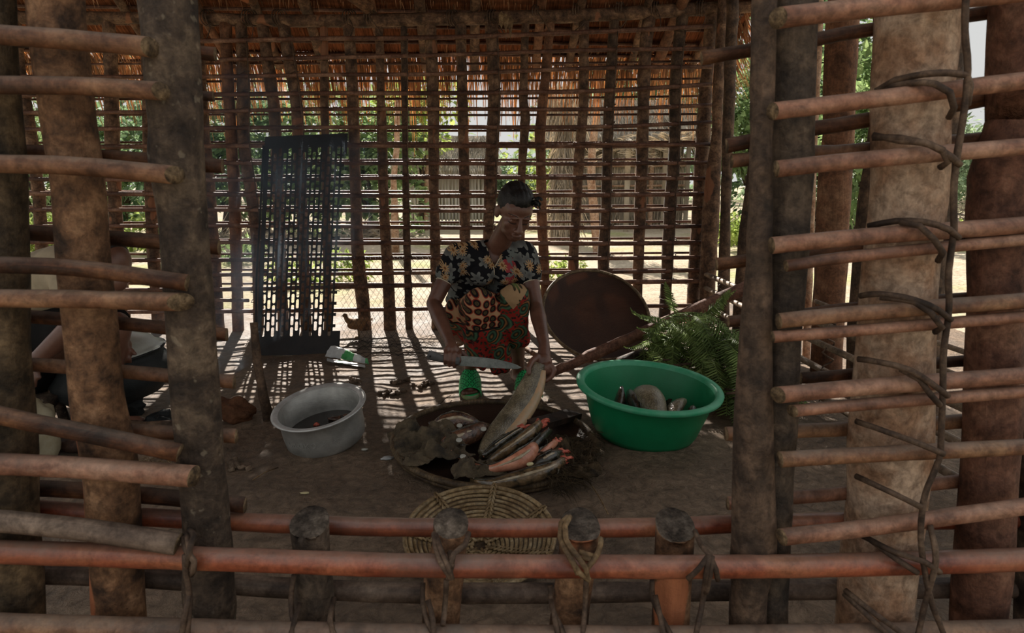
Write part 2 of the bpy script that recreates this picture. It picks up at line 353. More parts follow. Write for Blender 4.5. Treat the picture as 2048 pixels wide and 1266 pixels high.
# vine lashings running down some posts
def lashing(pp, wd, ys, i):
    mb = MB(); q = []
    for k, y in enumerate(ys):
        x = None
        for a, b in zip(pp, pp[1:]):
            if a[1] <= y <= b[1]: x = a[0] + (b[0] - a[0]) * (y - a[1]) / (b[1] - a[1]); ww = a[2] / 2
        if x is None: continue
        sx_ = ww * .8
        q.append(P(x + sx_ + R.uniform(-1, 1), y, DB - .075)); c = P(x, y, DB); r = ww * mpp(c)
        if k % 1 == 0:
            lp = []
            for j in range(9):
                a = math.pi * (j / 8) * 2 - math.pi / 2
                lp.append(c + Vector((math.cos(a) * (r + .005), math.sin(a) * (r + .006) - (.028 if math.sin(a) < 0 else 0), .022 * math.sin(a * .5 + 1) + .012 * math.cos(a))))
            mb.tube(lp, .003, 5, .03, 0, 0, .2)
            if R.random() < .4:
                e = lp[4] + Vector((R.uniform(.01, .05), -.02, R.uniform(-.05, .03))); mb.tube([lp[4], e], .0022, 4, .03, 0, 0)
    mb.tube(q, .0035, 5, .04, 0, 0, .2)
    tag(mb.build('vine_lashing', [M['vine']]), f'dark vine lashing tying rails to the back wall post, {ortho(i)} lashed post from left', 'vine')
for i, j in enumerate((6, 8, 12, 15, 19, 21)):
    lashing(allp[j], 20, [r_[min(5, max(0, 1 + (allp[j][0][0] - 400) // 250))] for r_ in RY if not (j == 8 and r_[1] > 300)], i)

# ---------------- wall plate and rafters, battens, thatch
pole('wall_plate_beam', [(-60, 34, 26), (396, 37, 22), (634, 42, 24), (900, 38, 26), (1188, 30, 26), (1377, 19, 26), (1520, 12, 24)], 24, DB - .01, [M['bark_back'], M['cut']], 'long round beam lying along the tops of the back wall posts', 'beam', None, 12, .1, .14)
for bi, px in enumerate((418, 500, 560, 700, 742, 905, 985, 1075, 1155, 1240, 1310, 1400, 1465)):
    mb = MB(); c0 = P(px, 36 if px < 1000 else 28 - (px - 1000) * .03, DB - .01); r_ = .046
    for k in range(3):
        mb.tube([c0 + Vector((.016 * (k - 1) + .02 * math.cos(a), math.cos(a) * r_, math.sin(a) * r_)) for a in [2 * math.pi * i / 14 for i in range(15)]], .004, 5, 1, 0, 0, .2)
    mb.tube([c0 + Vector((0, -.05, -.01)), c0 + Vector((R.uniform(.02, .05), -.06, -.07)), c0 + Vector((R.uniform(-.04, .09), -.05, -.13))], .003, 4, .03, 0, 0)
    tag(mb.build('vine_binding', [M['vine']]), f'dark vine binding wrapped round the beam above the back wall, {ortho(bi)} from the left', 'vine')
SLP = .58; EY = 5.12; ZP = 2.07; RIDGE = 2.8
def rz(y): return ZP + (DB - y) * SLP if y >= RIDGE else ZP + (DB - RIDGE) * SLP - (RIDGE - y) * .62
xr = [-3.1, -2.55, -2.1, -1.72, -1.3, -.98, -.62, -.3, .05, .36, .7, 1.02, 1.32, 1.6]
for i, x in enumerate(xr):
    tw = R.uniform(-.08, .08)
    mb = MB().tube([Vector((x, RIDGE, rz(RIDGE) - .05)), Vector((x + tw * .5, 3.7, rz(3.7) - .06)), Vector((x + tw, EY - .12, rz(EY - .12) - .045))], R.uniform(.022, .036), 9, .15, 0, 1, .12)
    tag(mb.build('roof_rafter', [M['bark_orange'] if i % 3 == 0 else M['bark_back'], M['cut']]), f'round roof rafter sloping over the back wall, {ortho(i)} from the left', 'rafter')
for i, (xa, xb, pa, pb) in enumerate([(-2.3, -1.28, 3.5, 4.38), (-1.5, -.62, 3.5, 4.42)]):
    mb = MB().tube([Vector((xa, pa, rz(pa) - .16)), Vector((xb, pb, rz(pb) - .13))], .036, 10, .12, 0, 1, .14)
    tag(mb.build('roof_brace', [M['bark_tan'], M['cut']]), ['thick slanting roof pole ending on the beam above the tall grille', 'thick slanting roof pole ending on the beam right of the grille'][i], 'pole')
for i, y in enumerate([4.02, 4.16, 4.3, 4.44, 4.58, 4.7, 4.82, 4.92, 5.0]):
    mb = MB().tube([Vector((-3.5, y, rz(y) - .012)), Vector((-1, y + R.uniform(-.01, .01), rz(y) - .014)), Vector((1.72, y + R.uniform(-.01, .01), rz(y) - .012))], .011, 7, .25, 0, 1, .1)
    tag(mb.build('roof_batten', [M['rail_back'], M['cut']]), f'thin horizontal roof batten under the back thatch, {ortho(i)} from the top', 'batten')
t = NT('thatch_roof'); v = t.coord(rnd=False, scale=(1, .06, .06)); n1 = t.noise(v, 120, 5, .7); v2 = t.coord(rnd=False); n2 = t.noise(v2, 7, 4, .6)
wv = t.new('ShaderNodeTexWave', wave_type='BANDS', bands_direction='Y'); wv.inputs['Scale'].default_value = 2.3; wv.inputs['Distortion'].default_value = 1.2; t.ln(v2, wv.inputs['Vector'])
col = t.mix(.6, t.ramp(n1, [(.3, (70, 42, 28)), (.7, (184, 118, 80))]), t.ramp(n2, [(.3, (90, 80, 74)), (.7, (255, 250, 245))]), 'MULTIPLY')
col = t.mix(t.ramp(wv.outputs['Fac'], [(0, (190, 190, 190)), (.2, (0, 0, 0))]), col, (40, 26, 20))
t.bump(n1, .012); M['roof'] = t.set(col, .9, .1)
mb = MB(); nx = 40
def slab(ys, th, xa=-3.7, xb=1.78):
    b = len(mb.v); ny = len(ys)
    for lay in (0, th):
        for y in ys:
            for i in range(nx + 1):
                x = xa + (xb - xa) * i / nx; mb.v.append(Vector((x, y, rz(y) + lay + .01 * noise.noise(Vector((x * 6, y * 6, lay))))))
    W = nx + 1
    for j in range(ny - 1):
        for i in range(nx):
            a = b + j * W + i; mb.face((a, a + 1, a + W + 1, a + W)); c = a + ny * W; mb.face((c, c + W, c + W + 1, c + 1))
    for i in range(nx):
        a = b + i; c = a + ny * W; mb.face((a, c, c + 1, a + 1)); a = b + (ny - 1) * W + i; c = a + ny * W; mb.face((a, a + 1, c + 1, c))
    for j in range(ny - 1):
        a = b + j * W; c = a + ny * W; mb.face((a, a + W, c + W, c)); a += nx; c += nx; mb.face((a, c, c + W, a + W))
slab([1.12 + (4.93 - 1.12) * j / 30 for j in range(31)], .09)
o = mb.build('ceiling', [M['roof']]); tag(o, 'dark brown thatched roof seen from below over the shelter', 'roof', None, 'structure')
# straw strands: ragged eave hanging down outside the back wall
def strand(mb, p, d, L, w_, bend):
    d = d.normalized(); s_ = d.cross(Vector((R.uniform(-.4, .4), 1, 0))).normalized() * w_ / 2; g = Vector((0, 0, -1)); b = len(mb.v); q = p; K = 3
    t_ = s_.cross(d).normalized() * w_ * .25
    for k in range(K + 1):
        f = (1 - .75 * (k / K) ** 1.5)
        mb.v += [q - s_ * f, q + s_ * f, q + t_ * f]; q = q + (d + g * bend * k / K).normalized() * L / K
    for k in range(K):
        a = b + 3 * k
        for i in range(3):
            j = (i + 1) % 3; mb.face((a + i, a + j, a + 3 + j, a + 3 + i))
mb = MB()
for i in range(4300):
    x = R.uniform(-3.6, 1.78); lay = R.random(); y = 4.80 + .3 * lay; z = rz(y) + R.uniform(.0, .03)
    dn = Vector((R.gauss(.0, .06), .86, -.5)) if lay < .5 else Vector((R.gauss(0, .09), R.uniform(.1, .8), -.9))
    clump = .5 + .7 * noise.noise(Vector((x * 3.1, 3.3, 0))) + .4 * noise.noise(Vector((x * 11, 1.3, 0)))
    L = R.uniform(.22, .32) if lay < .45 else R.uniform(.12, .27) + R.random() ** 1.6 * .3 * max(.1, .4 + clump)
    if x > 1.0: dn.x += R.uniform(0, .5) * (x - 1.0)
    strand(mb, Vector((x, y, z)), dn, L, R.uniform(.004, .011), .9)
for i in range(420):
    y = R.uniform(3.9, 5.1); strand(mb, Vector((1.76 + R.uniform(-.05, .02), y, rz(y) + .02)), Vector((R.uniform(.2, .9), R.uniform(-.2, .4), -.8)), R.uniform(.12, .34), R.uniform(.004, .008), .8)
for i in range(900):   # loose ends poking down between battens
    x = R.uniform(-3.5, 1.6); y = R.choice([4.25, 4.4, 4.52, 4.66]) + R.uniform(-.03, .03); strand(mb, Vector((x, y, rz(y) - .0)), Vector((R.gauss(0, .12), .5, -.8)), R.uniform(.03, .075), .005, .3)
o = mb.build('thatch_fringe', [M['thatch']], smooth=False); tag(o, 'ragged straw eave hanging down outside behind the back lattice wall', 'thatch', None, 'stuff')

# ---------------- right side wall: posts and low rails
for nm, pts, y, mat, lb in [
 ('wooden_post', [(1447, 0, 22), (1437, 166, 21), (1434, 265, 21), (1428, 330, 28), (1422, 418, 35), (1417, 520, 32), (1413, 655, 32)], 4.38, 'bark_back', 'knobbly upright post at the right rear corner of the shelter'),
 ('wooden_post', [(1466, 0, 24), (1458, 200, 23), (1452, 400, 20), (1448, 547, 23), (1446, 668, 24)], 4.2, 'bark_dark', 'straight dark post just right of the knobbly rear corner post'),
 ('wooden_post', [(1512, 250, 12), (1499, 380, 18), (1490, 460, 22), (1481, 600, 26), (1476, 700, 28)], 3.95, 'bark_dark', 'leaning dark pole half hidden by the cracked doorway post'),
 ('wooden_post', [(1640, -30, 16), (1636, 100, 15), (1629, 240, 15), (1620, 480, 15), (1612, 720, 16)], 3.6, 'bark_pale', 'slim pale stem showing right behind the cracked doorway post'),
 ('tree_trunk_post', [(1690, -40, 62), (1681, 120, 62), (1676, 250, 60), (1667, 400, 62), (1660, 550, 60), (1650, 780, 60)], 3.3, 'bark_orange', 'thick peeling reddish trunk post of the right side wall'),
 ('wooden_post', [(1784, -40, 66), (1776, 150, 62), (1768, 300, 64), (1749, 400, 62), (1733, 600, 66), (1722, 820, 62)], 3.0, 'bark_dark', 'dark post mostly hidden behind the pale thick post'),
 ('wooden_post', [(1900, -40, 52), (1894, 150, 54), (1885, 330, 54), (1872, 450, 54), (1860, 560, 56), (1846, 860, 54)], 2.7, 'bark_dark', 'dark knotty post showing right of the pale thick post'),
 ('wooden_post', [(2092, -40, 60), (2080, 600, 60), (2060, 1000, 60)], 1.9, 'bark_grey', 'grey post at the far right edge of the side wall')]:
    pole(nm, pts, 22, y, [M[mat], M['cut']], lb, 'post', None, 14, .05, .14, z0=-.02, ztop=1.0 if 'leaning' in lb else 1.95)
for i, (h, r_, ya) in enumerate([(.375, .016, 1.35), (.285, .015, 1.35), (.175, .015, 1.35), (.055, .015, 1.35), (.46, .009, 1.35)]):
    yb = 4.5 if i < 4 else 2.9
    mb = MB().tube([Vector((XS + .02 * (i % 2), ya, h + .02)), Vector((XS + .01, 2.8, h - .005)), Vector((XS, yb, h))], r_, 9, .12, 0, 1, .08)
    tag(mb.build('bamboo_rail', [M['rail_side'], M['cut']]), ['jointed cane rail running along the low right side wall, topmost thick one', 'jointed cane rail running along the right side wall, second thick one down', 'jointed cane rail running along the right side wall, third thick one down', 'jointed cane rail lowest on the right side wall near the floor', 'thin cane rail above the thick ones on the right side wall'][i], 'rail')
for i, (y, x) in enumerate([(4.05, XS), (2.75, XS)]):
    mb = MB(); q = []
    for k in range(30):
        a = k * 1.3; q.append(Vector((x + .026 * math.cos(a), y + .012 * math.sin(a), .45 - k * .0155)))
    mb.tube(q, .004, 5, .02, 0, 0, .1); tag(mb.build('vine_lashing', [M['vine']]), ['twisted dark vine binding the side wall rails near the rear corner', 'twisted dark vine binding the side wall rails by the thick peeling trunk'][i], 'vine')

# ---------------- foreground wall
def fpost(pts, y, mat, lb, **k): return pole('wooden_post', pts, 80, y, [M[mat], M[k.pop('cap', 'cut')]], lb, 'post', None, 28, .02, .1, z0=-.02, ztop=k.pop('ztop', 1.85), **k)
fpost([(-30, -60, 96), (-16, 150, 96), (-1, 350, 96), (4, 640, 98), (17, 930, 98), (30, 1200, 98), (32, 1262, 98)], 1.06, 'bark_moss', 'mossy brown round post at the left edge of the front wall')
fpost([(104, -60, 104), (115, 50, 102), (133, 200, 100), (153, 350, 96), (163, 450, 95), (181, 640, 96), (196, 800, 98), (219, 930, 100), (238, 1200, 95), (240, 1262, 95)], 1.07, 'bark_tan', 'tan blotchy round post between mossy and grey posts on the left')
fpost([(330, -60, 108), (343, 100, 104), (354, 300, 100), (368, 450, 92), (378, 600, 92), (392, 800, 92), (404, 950, 88), (412, 1060, 88), (418, 1180, 100), (420, 1260, 94)], 1.055, 'bark_grey', 'dark grey knotty post on the left side of the wide opening', knob=[(1.15, 3.4, .16, .35), (2.1, 4.2, .1, .25)])
fpost([(1530, -60, 50), (1527, 100, 48), (1522, 300, 44), (1521, 420, 46), (1517, 560, 56), (1511, 700, 64), (1508, 850, 74), (1508, 1000, 84), (1508, 1100, 88), (1496, 1200, 72), (1494, 1262, 70)], 1.035, 'bark_crack', 'grey brown post with bare patches framing the opening on the right')
fpost([(1586, -60, 92), (1584, 200, 90), (1578, 400, 86), (1566, 620, 80), (1556, 800, 78), (1548, 1000, 70), (1542, 1240, 66)], 1.065, 'bark_crack2', 'darker grey post joined tight behind the patchy opening post')
fpost([(1842, -60, 156), (1834, 60, 150), (1823, 200, 146), (1815, 350, 138), (1803, 500, 136), (1789, 700, 138), (1779, 880, 150), (1772, 1000, 142), (1758, 1120, 142), (1748, 1260, 142)], 1.075, 'bark_pale', 'thick pale smooth post with stains right of the opening', knob=[(8, 1.2, .06, .5)])
fpost([(2050, -60, 128), (2044, 150, 118), (2040, 250, 118), (2010, 360, 128), (1996, 450, 110), (1992, 600, 98), (1986, 800, 98), (1974, 1000, 100), (1966, 1120, 102), (1958, 1260, 100)], 1.075, 'bark_red', 'reddish dark thick post near the right edge of the front wall')
fpost([(2090, -60, 56), (2076, 300, 56), (2070, 700, 50), (2062, 1100, 52), (2056, 1260, 50)], 1.1, 'bark_grey', 'narrow grey post at the right edge of the front wall')
# stumps under the opening
def stump(cx, tp, w0, pts, lb, mat, y=1.062):
    q = [P(cx, tp, y)] + [P(a, b, y) for a, b, c in pts]; r = [w0 / 2 * mpp(q[0])] + [c / 2 * mpp(P(a, b, y)) for a, b, c in pts]
    q[0] = q[0]; d = (q[-1] - q[-2]).normalized(); q.append(q[-1] + d * ((q[-1].z + .02) / max(.3, -d.z))); r.append(r[-1])
    mb = MB(); base = 0
    mb.tube(q, r, 26, .012, 0, 1, .09, None, True, (0, 0)); 
    # chamfered, slightly domed sawn top tilted to the front
    for v_ in mb.v[:26]: v_.z += (v_.y - y) * .45 + .002 * noise.noise(v_ * 90)
    o = mb.build('post_stump', [M[mat], M['cut_grey']]); tag(o, lb, 'post'); return o
stump(620, 1045, 76, [(622, 1085, 74), (628, 1180, 78), (630, 1260, 80)], 'short sawn post under the opening, leftmost and nearest the grey knotty post', 'bark_crack2')
stump(903, 1047, 70, [(900, 1090, 68), (888, 1150, 80), (882, 1260, 76)], 'short sawn post standing in front of the round cane basket', 'bark_tan')
stump(1160, 1050, 80, [(1157, 1090, 78), (1146, 1170, 76), (1136, 1260, 76)], 'short sawn post tied with a pale strap, below the wet fish tray', 'bark_tan')
stump(1350, 1051, 78, [(1349, 1095, 76), (1345, 1180, 74), (1341, 1260, 74)], 'short sawn post under the opening in line with the green tub', 'bark_tan')
# front rails
YF = 1.0; YB2 = 1.115
def frail(pts, w_, lb, mat='bamboo_tan', y=YF, prof=None, slant=(0, 0), jit=.05, upv=None, flat=1.0, cat='rail', nm='bamboo_rail'):
    return pole(nm, pts, w_, y, [M[mat], M['cut']], lb, cat, None, 18, .03, jit, prof, slant, upv=upv, flat=flat)
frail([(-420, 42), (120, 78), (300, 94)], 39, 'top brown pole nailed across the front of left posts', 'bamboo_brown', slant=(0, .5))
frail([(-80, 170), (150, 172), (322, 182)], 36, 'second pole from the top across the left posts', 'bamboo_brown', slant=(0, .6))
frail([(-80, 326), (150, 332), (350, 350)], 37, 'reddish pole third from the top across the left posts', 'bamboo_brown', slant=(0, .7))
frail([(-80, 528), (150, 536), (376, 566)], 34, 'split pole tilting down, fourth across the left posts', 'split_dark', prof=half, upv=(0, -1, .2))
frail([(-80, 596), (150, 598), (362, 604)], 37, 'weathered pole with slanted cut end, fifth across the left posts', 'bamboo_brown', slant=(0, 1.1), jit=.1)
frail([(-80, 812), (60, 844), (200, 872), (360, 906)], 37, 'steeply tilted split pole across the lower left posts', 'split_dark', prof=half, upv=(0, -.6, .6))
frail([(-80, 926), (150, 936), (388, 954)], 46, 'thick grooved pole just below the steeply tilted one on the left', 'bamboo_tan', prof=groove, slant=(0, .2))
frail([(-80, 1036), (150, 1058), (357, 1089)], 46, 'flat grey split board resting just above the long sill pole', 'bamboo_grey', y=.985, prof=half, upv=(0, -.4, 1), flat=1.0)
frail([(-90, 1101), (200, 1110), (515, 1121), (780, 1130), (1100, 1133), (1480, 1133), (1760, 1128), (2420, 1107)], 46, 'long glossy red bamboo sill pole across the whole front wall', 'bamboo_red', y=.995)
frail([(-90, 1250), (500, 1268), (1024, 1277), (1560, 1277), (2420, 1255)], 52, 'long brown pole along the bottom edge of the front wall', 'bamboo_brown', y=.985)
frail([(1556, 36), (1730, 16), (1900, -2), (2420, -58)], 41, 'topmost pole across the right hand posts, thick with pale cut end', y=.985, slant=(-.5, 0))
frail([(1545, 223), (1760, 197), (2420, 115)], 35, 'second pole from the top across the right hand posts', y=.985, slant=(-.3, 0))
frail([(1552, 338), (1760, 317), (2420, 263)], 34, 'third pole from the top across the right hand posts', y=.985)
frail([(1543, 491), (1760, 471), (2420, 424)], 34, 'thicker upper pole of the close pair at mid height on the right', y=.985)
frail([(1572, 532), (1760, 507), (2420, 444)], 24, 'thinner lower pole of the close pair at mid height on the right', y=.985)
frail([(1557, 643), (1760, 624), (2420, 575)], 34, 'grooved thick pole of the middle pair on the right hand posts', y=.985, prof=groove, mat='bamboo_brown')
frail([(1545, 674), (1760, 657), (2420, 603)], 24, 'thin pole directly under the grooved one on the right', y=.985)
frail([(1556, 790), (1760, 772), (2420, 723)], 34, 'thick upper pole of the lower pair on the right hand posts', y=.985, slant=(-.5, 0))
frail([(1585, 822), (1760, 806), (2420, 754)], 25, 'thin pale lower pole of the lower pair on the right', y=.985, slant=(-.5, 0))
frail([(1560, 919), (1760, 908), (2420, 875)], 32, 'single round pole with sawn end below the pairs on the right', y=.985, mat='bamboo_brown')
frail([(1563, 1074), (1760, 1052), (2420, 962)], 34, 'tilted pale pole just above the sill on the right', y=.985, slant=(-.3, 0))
# rails on the far face of the posts
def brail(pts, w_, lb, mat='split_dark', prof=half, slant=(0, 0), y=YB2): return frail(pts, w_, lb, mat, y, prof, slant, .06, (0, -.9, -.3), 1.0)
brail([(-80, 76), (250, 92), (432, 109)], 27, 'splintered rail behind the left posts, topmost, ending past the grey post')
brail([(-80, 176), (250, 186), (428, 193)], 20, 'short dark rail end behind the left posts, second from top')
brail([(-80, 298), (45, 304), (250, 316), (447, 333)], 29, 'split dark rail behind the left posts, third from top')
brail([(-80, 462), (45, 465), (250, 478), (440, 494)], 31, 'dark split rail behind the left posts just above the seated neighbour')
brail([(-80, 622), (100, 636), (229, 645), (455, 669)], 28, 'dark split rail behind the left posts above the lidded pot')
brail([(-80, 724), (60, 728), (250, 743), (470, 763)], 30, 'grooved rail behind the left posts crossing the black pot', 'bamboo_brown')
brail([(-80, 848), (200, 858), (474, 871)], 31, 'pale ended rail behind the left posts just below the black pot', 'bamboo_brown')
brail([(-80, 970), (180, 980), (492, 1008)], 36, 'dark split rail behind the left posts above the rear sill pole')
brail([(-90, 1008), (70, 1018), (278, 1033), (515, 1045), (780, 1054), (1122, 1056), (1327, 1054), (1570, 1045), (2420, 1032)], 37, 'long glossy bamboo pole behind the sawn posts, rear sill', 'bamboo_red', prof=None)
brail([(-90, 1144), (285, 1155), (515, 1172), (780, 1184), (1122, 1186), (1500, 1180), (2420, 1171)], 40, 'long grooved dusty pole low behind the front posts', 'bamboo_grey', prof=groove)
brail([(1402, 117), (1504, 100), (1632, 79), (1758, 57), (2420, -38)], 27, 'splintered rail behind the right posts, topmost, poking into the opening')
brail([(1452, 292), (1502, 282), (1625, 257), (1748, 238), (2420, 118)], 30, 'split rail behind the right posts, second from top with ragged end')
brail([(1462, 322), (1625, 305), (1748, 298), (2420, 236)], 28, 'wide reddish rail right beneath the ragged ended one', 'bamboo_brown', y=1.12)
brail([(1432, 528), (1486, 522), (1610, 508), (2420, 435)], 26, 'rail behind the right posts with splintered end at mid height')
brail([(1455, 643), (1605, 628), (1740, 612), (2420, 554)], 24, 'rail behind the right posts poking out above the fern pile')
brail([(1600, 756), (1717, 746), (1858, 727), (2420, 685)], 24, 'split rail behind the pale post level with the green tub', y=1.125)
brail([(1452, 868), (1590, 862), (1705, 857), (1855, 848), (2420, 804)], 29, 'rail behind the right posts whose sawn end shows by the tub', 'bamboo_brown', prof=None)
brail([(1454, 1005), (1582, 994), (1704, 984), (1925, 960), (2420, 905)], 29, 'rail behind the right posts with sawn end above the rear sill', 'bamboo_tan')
# vines in the foreground
def vine(name, lb, paths, mat='vine', r_=.0055, flat=1.0):
    mb = MB()
    for p in paths:
        q = [P(a[0], a[1], a[2]) for a in p]; mb.tube(q, r_, 7, .015, 0, 0, .15, flat=flat)
    tag(mb.build(name, [M[mat]]), lb, 'vine'); return mb
ya = .958; yb = 1.02
vine('vine_tie', 'dark vine running down beside the thick pale post, looping its poles', [
 [(1934, -30, ya), (1930, 60, ya), (1936, 140, ya), (1926, 240, ya), (1916, 300, ya), (1908, 380, ya), (1908, 460, ya), (1898, 540, ya), (1898, 620, ya), (1888, 700, ya), (1886, 780, ya), (1882, 880, ya), (1878, 920, ya), (1850, 990, ya), (1842, 1060, ya), (1846, 1120, ya), (1862, 1200, ya), (1890, 1275, ya)],
 [(1752, 182, yb), (1790, 160, 1.0), (1850, 148, .97), (1900, 146, ya), (1934, 150, ya), (1940, 170, ya), (1934, 212, ya)], [(1760, 178, yb), (1820, 166, .98), (1870, 168, .955), (1900, 185, .95), (1908, 215, .955), (1898, 235, .97)],
 [(1746, 276, yb), (1800, 276, .99), (1860, 290, .96), (1905, 316, .95), (1920, 330, .955)], [(1746, 270, yb), (1800, 282, .99), (1850, 286, .96), (1885, 300, .95), (1896, 324, .955), (1880, 335, .97)],
 [(1736, 452, yb), (1790, 442, .99), (1850, 444, .96), (1900, 460, .95), (1918, 476, .955)], [(1800, 444, .98), (1840, 452, .96), (1868, 478, .95), (1886, 505, .955), (1876, 522, .97)],
 [(1720, 592, yb), (1760, 588, .99), (1830, 600, .96), (1880, 622, .95), (1902, 640, .955)], [(1760, 594, .99), (1830, 604, .96), (1862, 626, .95), (1884, 655, .95), (1870, 664, .97)],
 [(1716, 718, yb), (1760, 724, .99), (1820, 740, .96), (1860, 765, .95), (1896, 792, .955)], [(1800, 738, .98), (1840, 760, .96), (1862, 790, .95), (1880, 810, .955)],
 [(1712, 842, yb), (1770, 862, .98), (1840, 888, .955), (1888, 908, .95)], [(1712, 952, yb), (1760, 974, .98), (1810, 998, .96), (1842, 1014, .955)],
 [(1722, 1070, yb), (1790, 1104, .97), (1850, 1124, .95), (1880, 1145, .955)], [(1730, 1072, yb), (1790, 1116, .97), (1836, 1146, .955)],
 [(1860, 1050, .97), (1872, 1120, .95), (1852, 1200, .96), (1834, 1280, .96)], [(1690, 1180, yb), (1740, 1220, .98), (1800, 1264, .96), (1840, 1300, .96)], [(1688, 1188, yb), (1730, 1226, .98), (1780, 1275, .96)]], r_=.0048)
def vtie(lb, paths, mat='vine'): vine('vine_tie', lb, paths, mat, .0046, 1.0)
vtie('dusty vine strap knotted round the sill at the grey knotty post', [[(366, 1075, .99), (372, 1100, .97), (388, 1122, .96), (384, 1150, .972), (378, 1090, .97), (372, 1070, 1.0)], [(370, 1110, .965), (372, 1150, .968), (380, 1200, .968), (374, 1275, .955)], [(378, 1190, .968), (368, 1240, .955), (362, 1280, .955)], [(378, 1060, 1.02), (388, 1072, .98), (378, 1100, .96), (372, 1140, .97)]])
vtie('dusty vine strap tied in a V round the leftmost sawn post', [[(588, 1150, 1.03), (582, 1200, 1.02), (588, 1250, .99), (600, 1290, .96)], [(600, 1205, 1.01), (590, 1240, .99), (580, 1280, .96)], [(668, 1195, 1.02), (660, 1240, .99), (672, 1280, .96)]])
vtie('grey flat strap tied in a V before the basket', [[(868, 1066, 1.03), (872, 1096, 1.0), (884, 1130, .965), (902, 1158, .962)], [(872, 1070, 1.03), (882, 1100, .99), (896, 1132, .962), (904, 1158, .962)], [(937, 1066, 1.03), (930, 1090, 1.0), (908, 1108, .97), (898, 1146, .962)], [(900, 1104, .99), (904, 1130, .965), (896, 1158, .965)], [(846, 1165, 1.03), (846, 1210, 1.01), (858, 1250, .98), (880, 1290, .96)], [(856, 1200, 1.0), (866, 1240, .98), (868, 1290, .96)], [(893, 1160, 1.0), (890, 1210, 1.01), (886, 1250, .98)]])
vtie('pale straw strap knotted in a V over the sill pole', [[(1136, 1034, 1.05), (1122, 1046, 1.03), (1120, 1076, 1.01), (1138, 1112, .97), (1158, 1145, .96), (1178, 1160, .962)], [(1140, 1034, 1.05), (1130, 1052, 1.02), (1132, 1080, 1.0), (1150, 1106, .97), (1172, 1136, .96), (1176, 1160, .962)], [(1126, 1080, 1.01), (1144, 1120, .965), (1156, 1148, .96)], [(1158, 1104, .985), (1186, 1112, .98), (1184, 1120, .975), (1164, 1114, .98)], [(1202, 1078, 1.02), (1196, 1106, .98), (1172, 1140, .965)]], 'vine_pale')
vtie('grey strap wound down the pale strapped sawn post', [[(1100, 1170, 1.02), (1104, 1215, 1.01), (1122, 1255, .98), (1134, 1290, .96)], [(1102, 1200, 1.01), (1112, 1250, .98), (1120, 1290, .96)], [(1172, 1160, .99), (1170, 1210, 1.01), (1164, 1290, .96)]])
vtie('dusty vine strap crossing the sill right of the last sawn post', [[(1390, 1062, 1.04), (1402, 1090, 1.0), (1420, 1112, .968), (1432, 1140, .962), (1436, 1160, .97)], [(1418, 1110, .968), (1400, 1135, .962), (1376, 1158, .97)], [(1418, 1110, .966), (1412, 1150, .962), (1406, 1200, .99), (1392, 1270, .955)], [(1424, 1112, .966), (1420, 1150, .962), (1412, 1186, .98)], [(1304, 1160, 1.03), (1306, 1200, 1.02), (1328, 1245, .99), (1352, 1290, .96)], [(1310, 1190, 1.01), (1322, 1240, .985), (1330, 1290, .96)]])
# ------------------------------------------------------------------ ground
t = NT('yard_sand'); v = t.coord(rnd=False); n1 = t.noise(v, 1.1, 5, .6); n2 = t.noise(v, 22, 5, .7); g = t.noise(v, .45, 3, .6)
col = t.ramp(n1, [(.3, (180, 162, 138)), (.7, (212, 197, 173))]); col = t.mix(.5, col, t.ramp(n2, [(.35, (150, 145, 140)), (.6, (255, 255, 255))]), 'MULTIPLY')
col = t.mix(t.ramp(g, [(.5, (0, 0, 0)), (.62, (190, 190, 190))]), col, t.mix(n2, (110, 124, 60), (178, 190, 100)))
t.bump(n2, .03); M['sand'] = t.set(col, .95, .1)
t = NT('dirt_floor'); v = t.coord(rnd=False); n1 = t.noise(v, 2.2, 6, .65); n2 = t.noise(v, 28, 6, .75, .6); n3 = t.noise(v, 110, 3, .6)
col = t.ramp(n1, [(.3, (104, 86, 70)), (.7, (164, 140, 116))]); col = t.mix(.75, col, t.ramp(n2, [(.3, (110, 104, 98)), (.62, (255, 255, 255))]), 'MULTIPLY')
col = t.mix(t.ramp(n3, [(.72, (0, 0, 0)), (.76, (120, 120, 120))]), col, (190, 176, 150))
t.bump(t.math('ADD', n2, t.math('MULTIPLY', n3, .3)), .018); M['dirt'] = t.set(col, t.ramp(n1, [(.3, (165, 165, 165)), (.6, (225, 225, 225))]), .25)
def gz(x, y):
    return .012 * noise.noise(Vector((x * 1.6, y * 1.6, 0))) + .010 * noise.noise(Vector((x * 5, y * 5, 2))) +   .003 * noise.noise(Vector((x * 13, y * 13, 5)))
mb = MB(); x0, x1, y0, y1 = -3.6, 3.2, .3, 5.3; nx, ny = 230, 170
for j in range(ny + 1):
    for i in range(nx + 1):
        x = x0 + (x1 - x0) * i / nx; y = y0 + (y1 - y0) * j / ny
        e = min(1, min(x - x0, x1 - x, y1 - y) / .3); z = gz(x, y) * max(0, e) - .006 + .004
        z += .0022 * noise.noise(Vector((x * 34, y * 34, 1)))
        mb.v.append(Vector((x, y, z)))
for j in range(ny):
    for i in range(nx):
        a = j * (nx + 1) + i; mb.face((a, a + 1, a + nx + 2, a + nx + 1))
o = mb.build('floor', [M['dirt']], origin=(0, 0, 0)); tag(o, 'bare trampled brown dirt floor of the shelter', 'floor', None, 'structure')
mb = MB(); S = [(-45, -6), (45, -6), (45, 70), (-45, 70)]; N = 60
for j in range(N + 1):
    for i in range(N + 1):
        x = -45 + 90 * i / N; y = -6 + 76 * j / N; z = -.03 + (.06 * noise.noise(Vector((x * .3, y * .3, 0))) if y > 8 else 0); mb.v.append(Vector((x, y, z)))
for j in range(N):
    for i in range(N):
        a = j * (N + 1) + i; mb.face((a, a + 1, a + N + 2, a + N + 1))
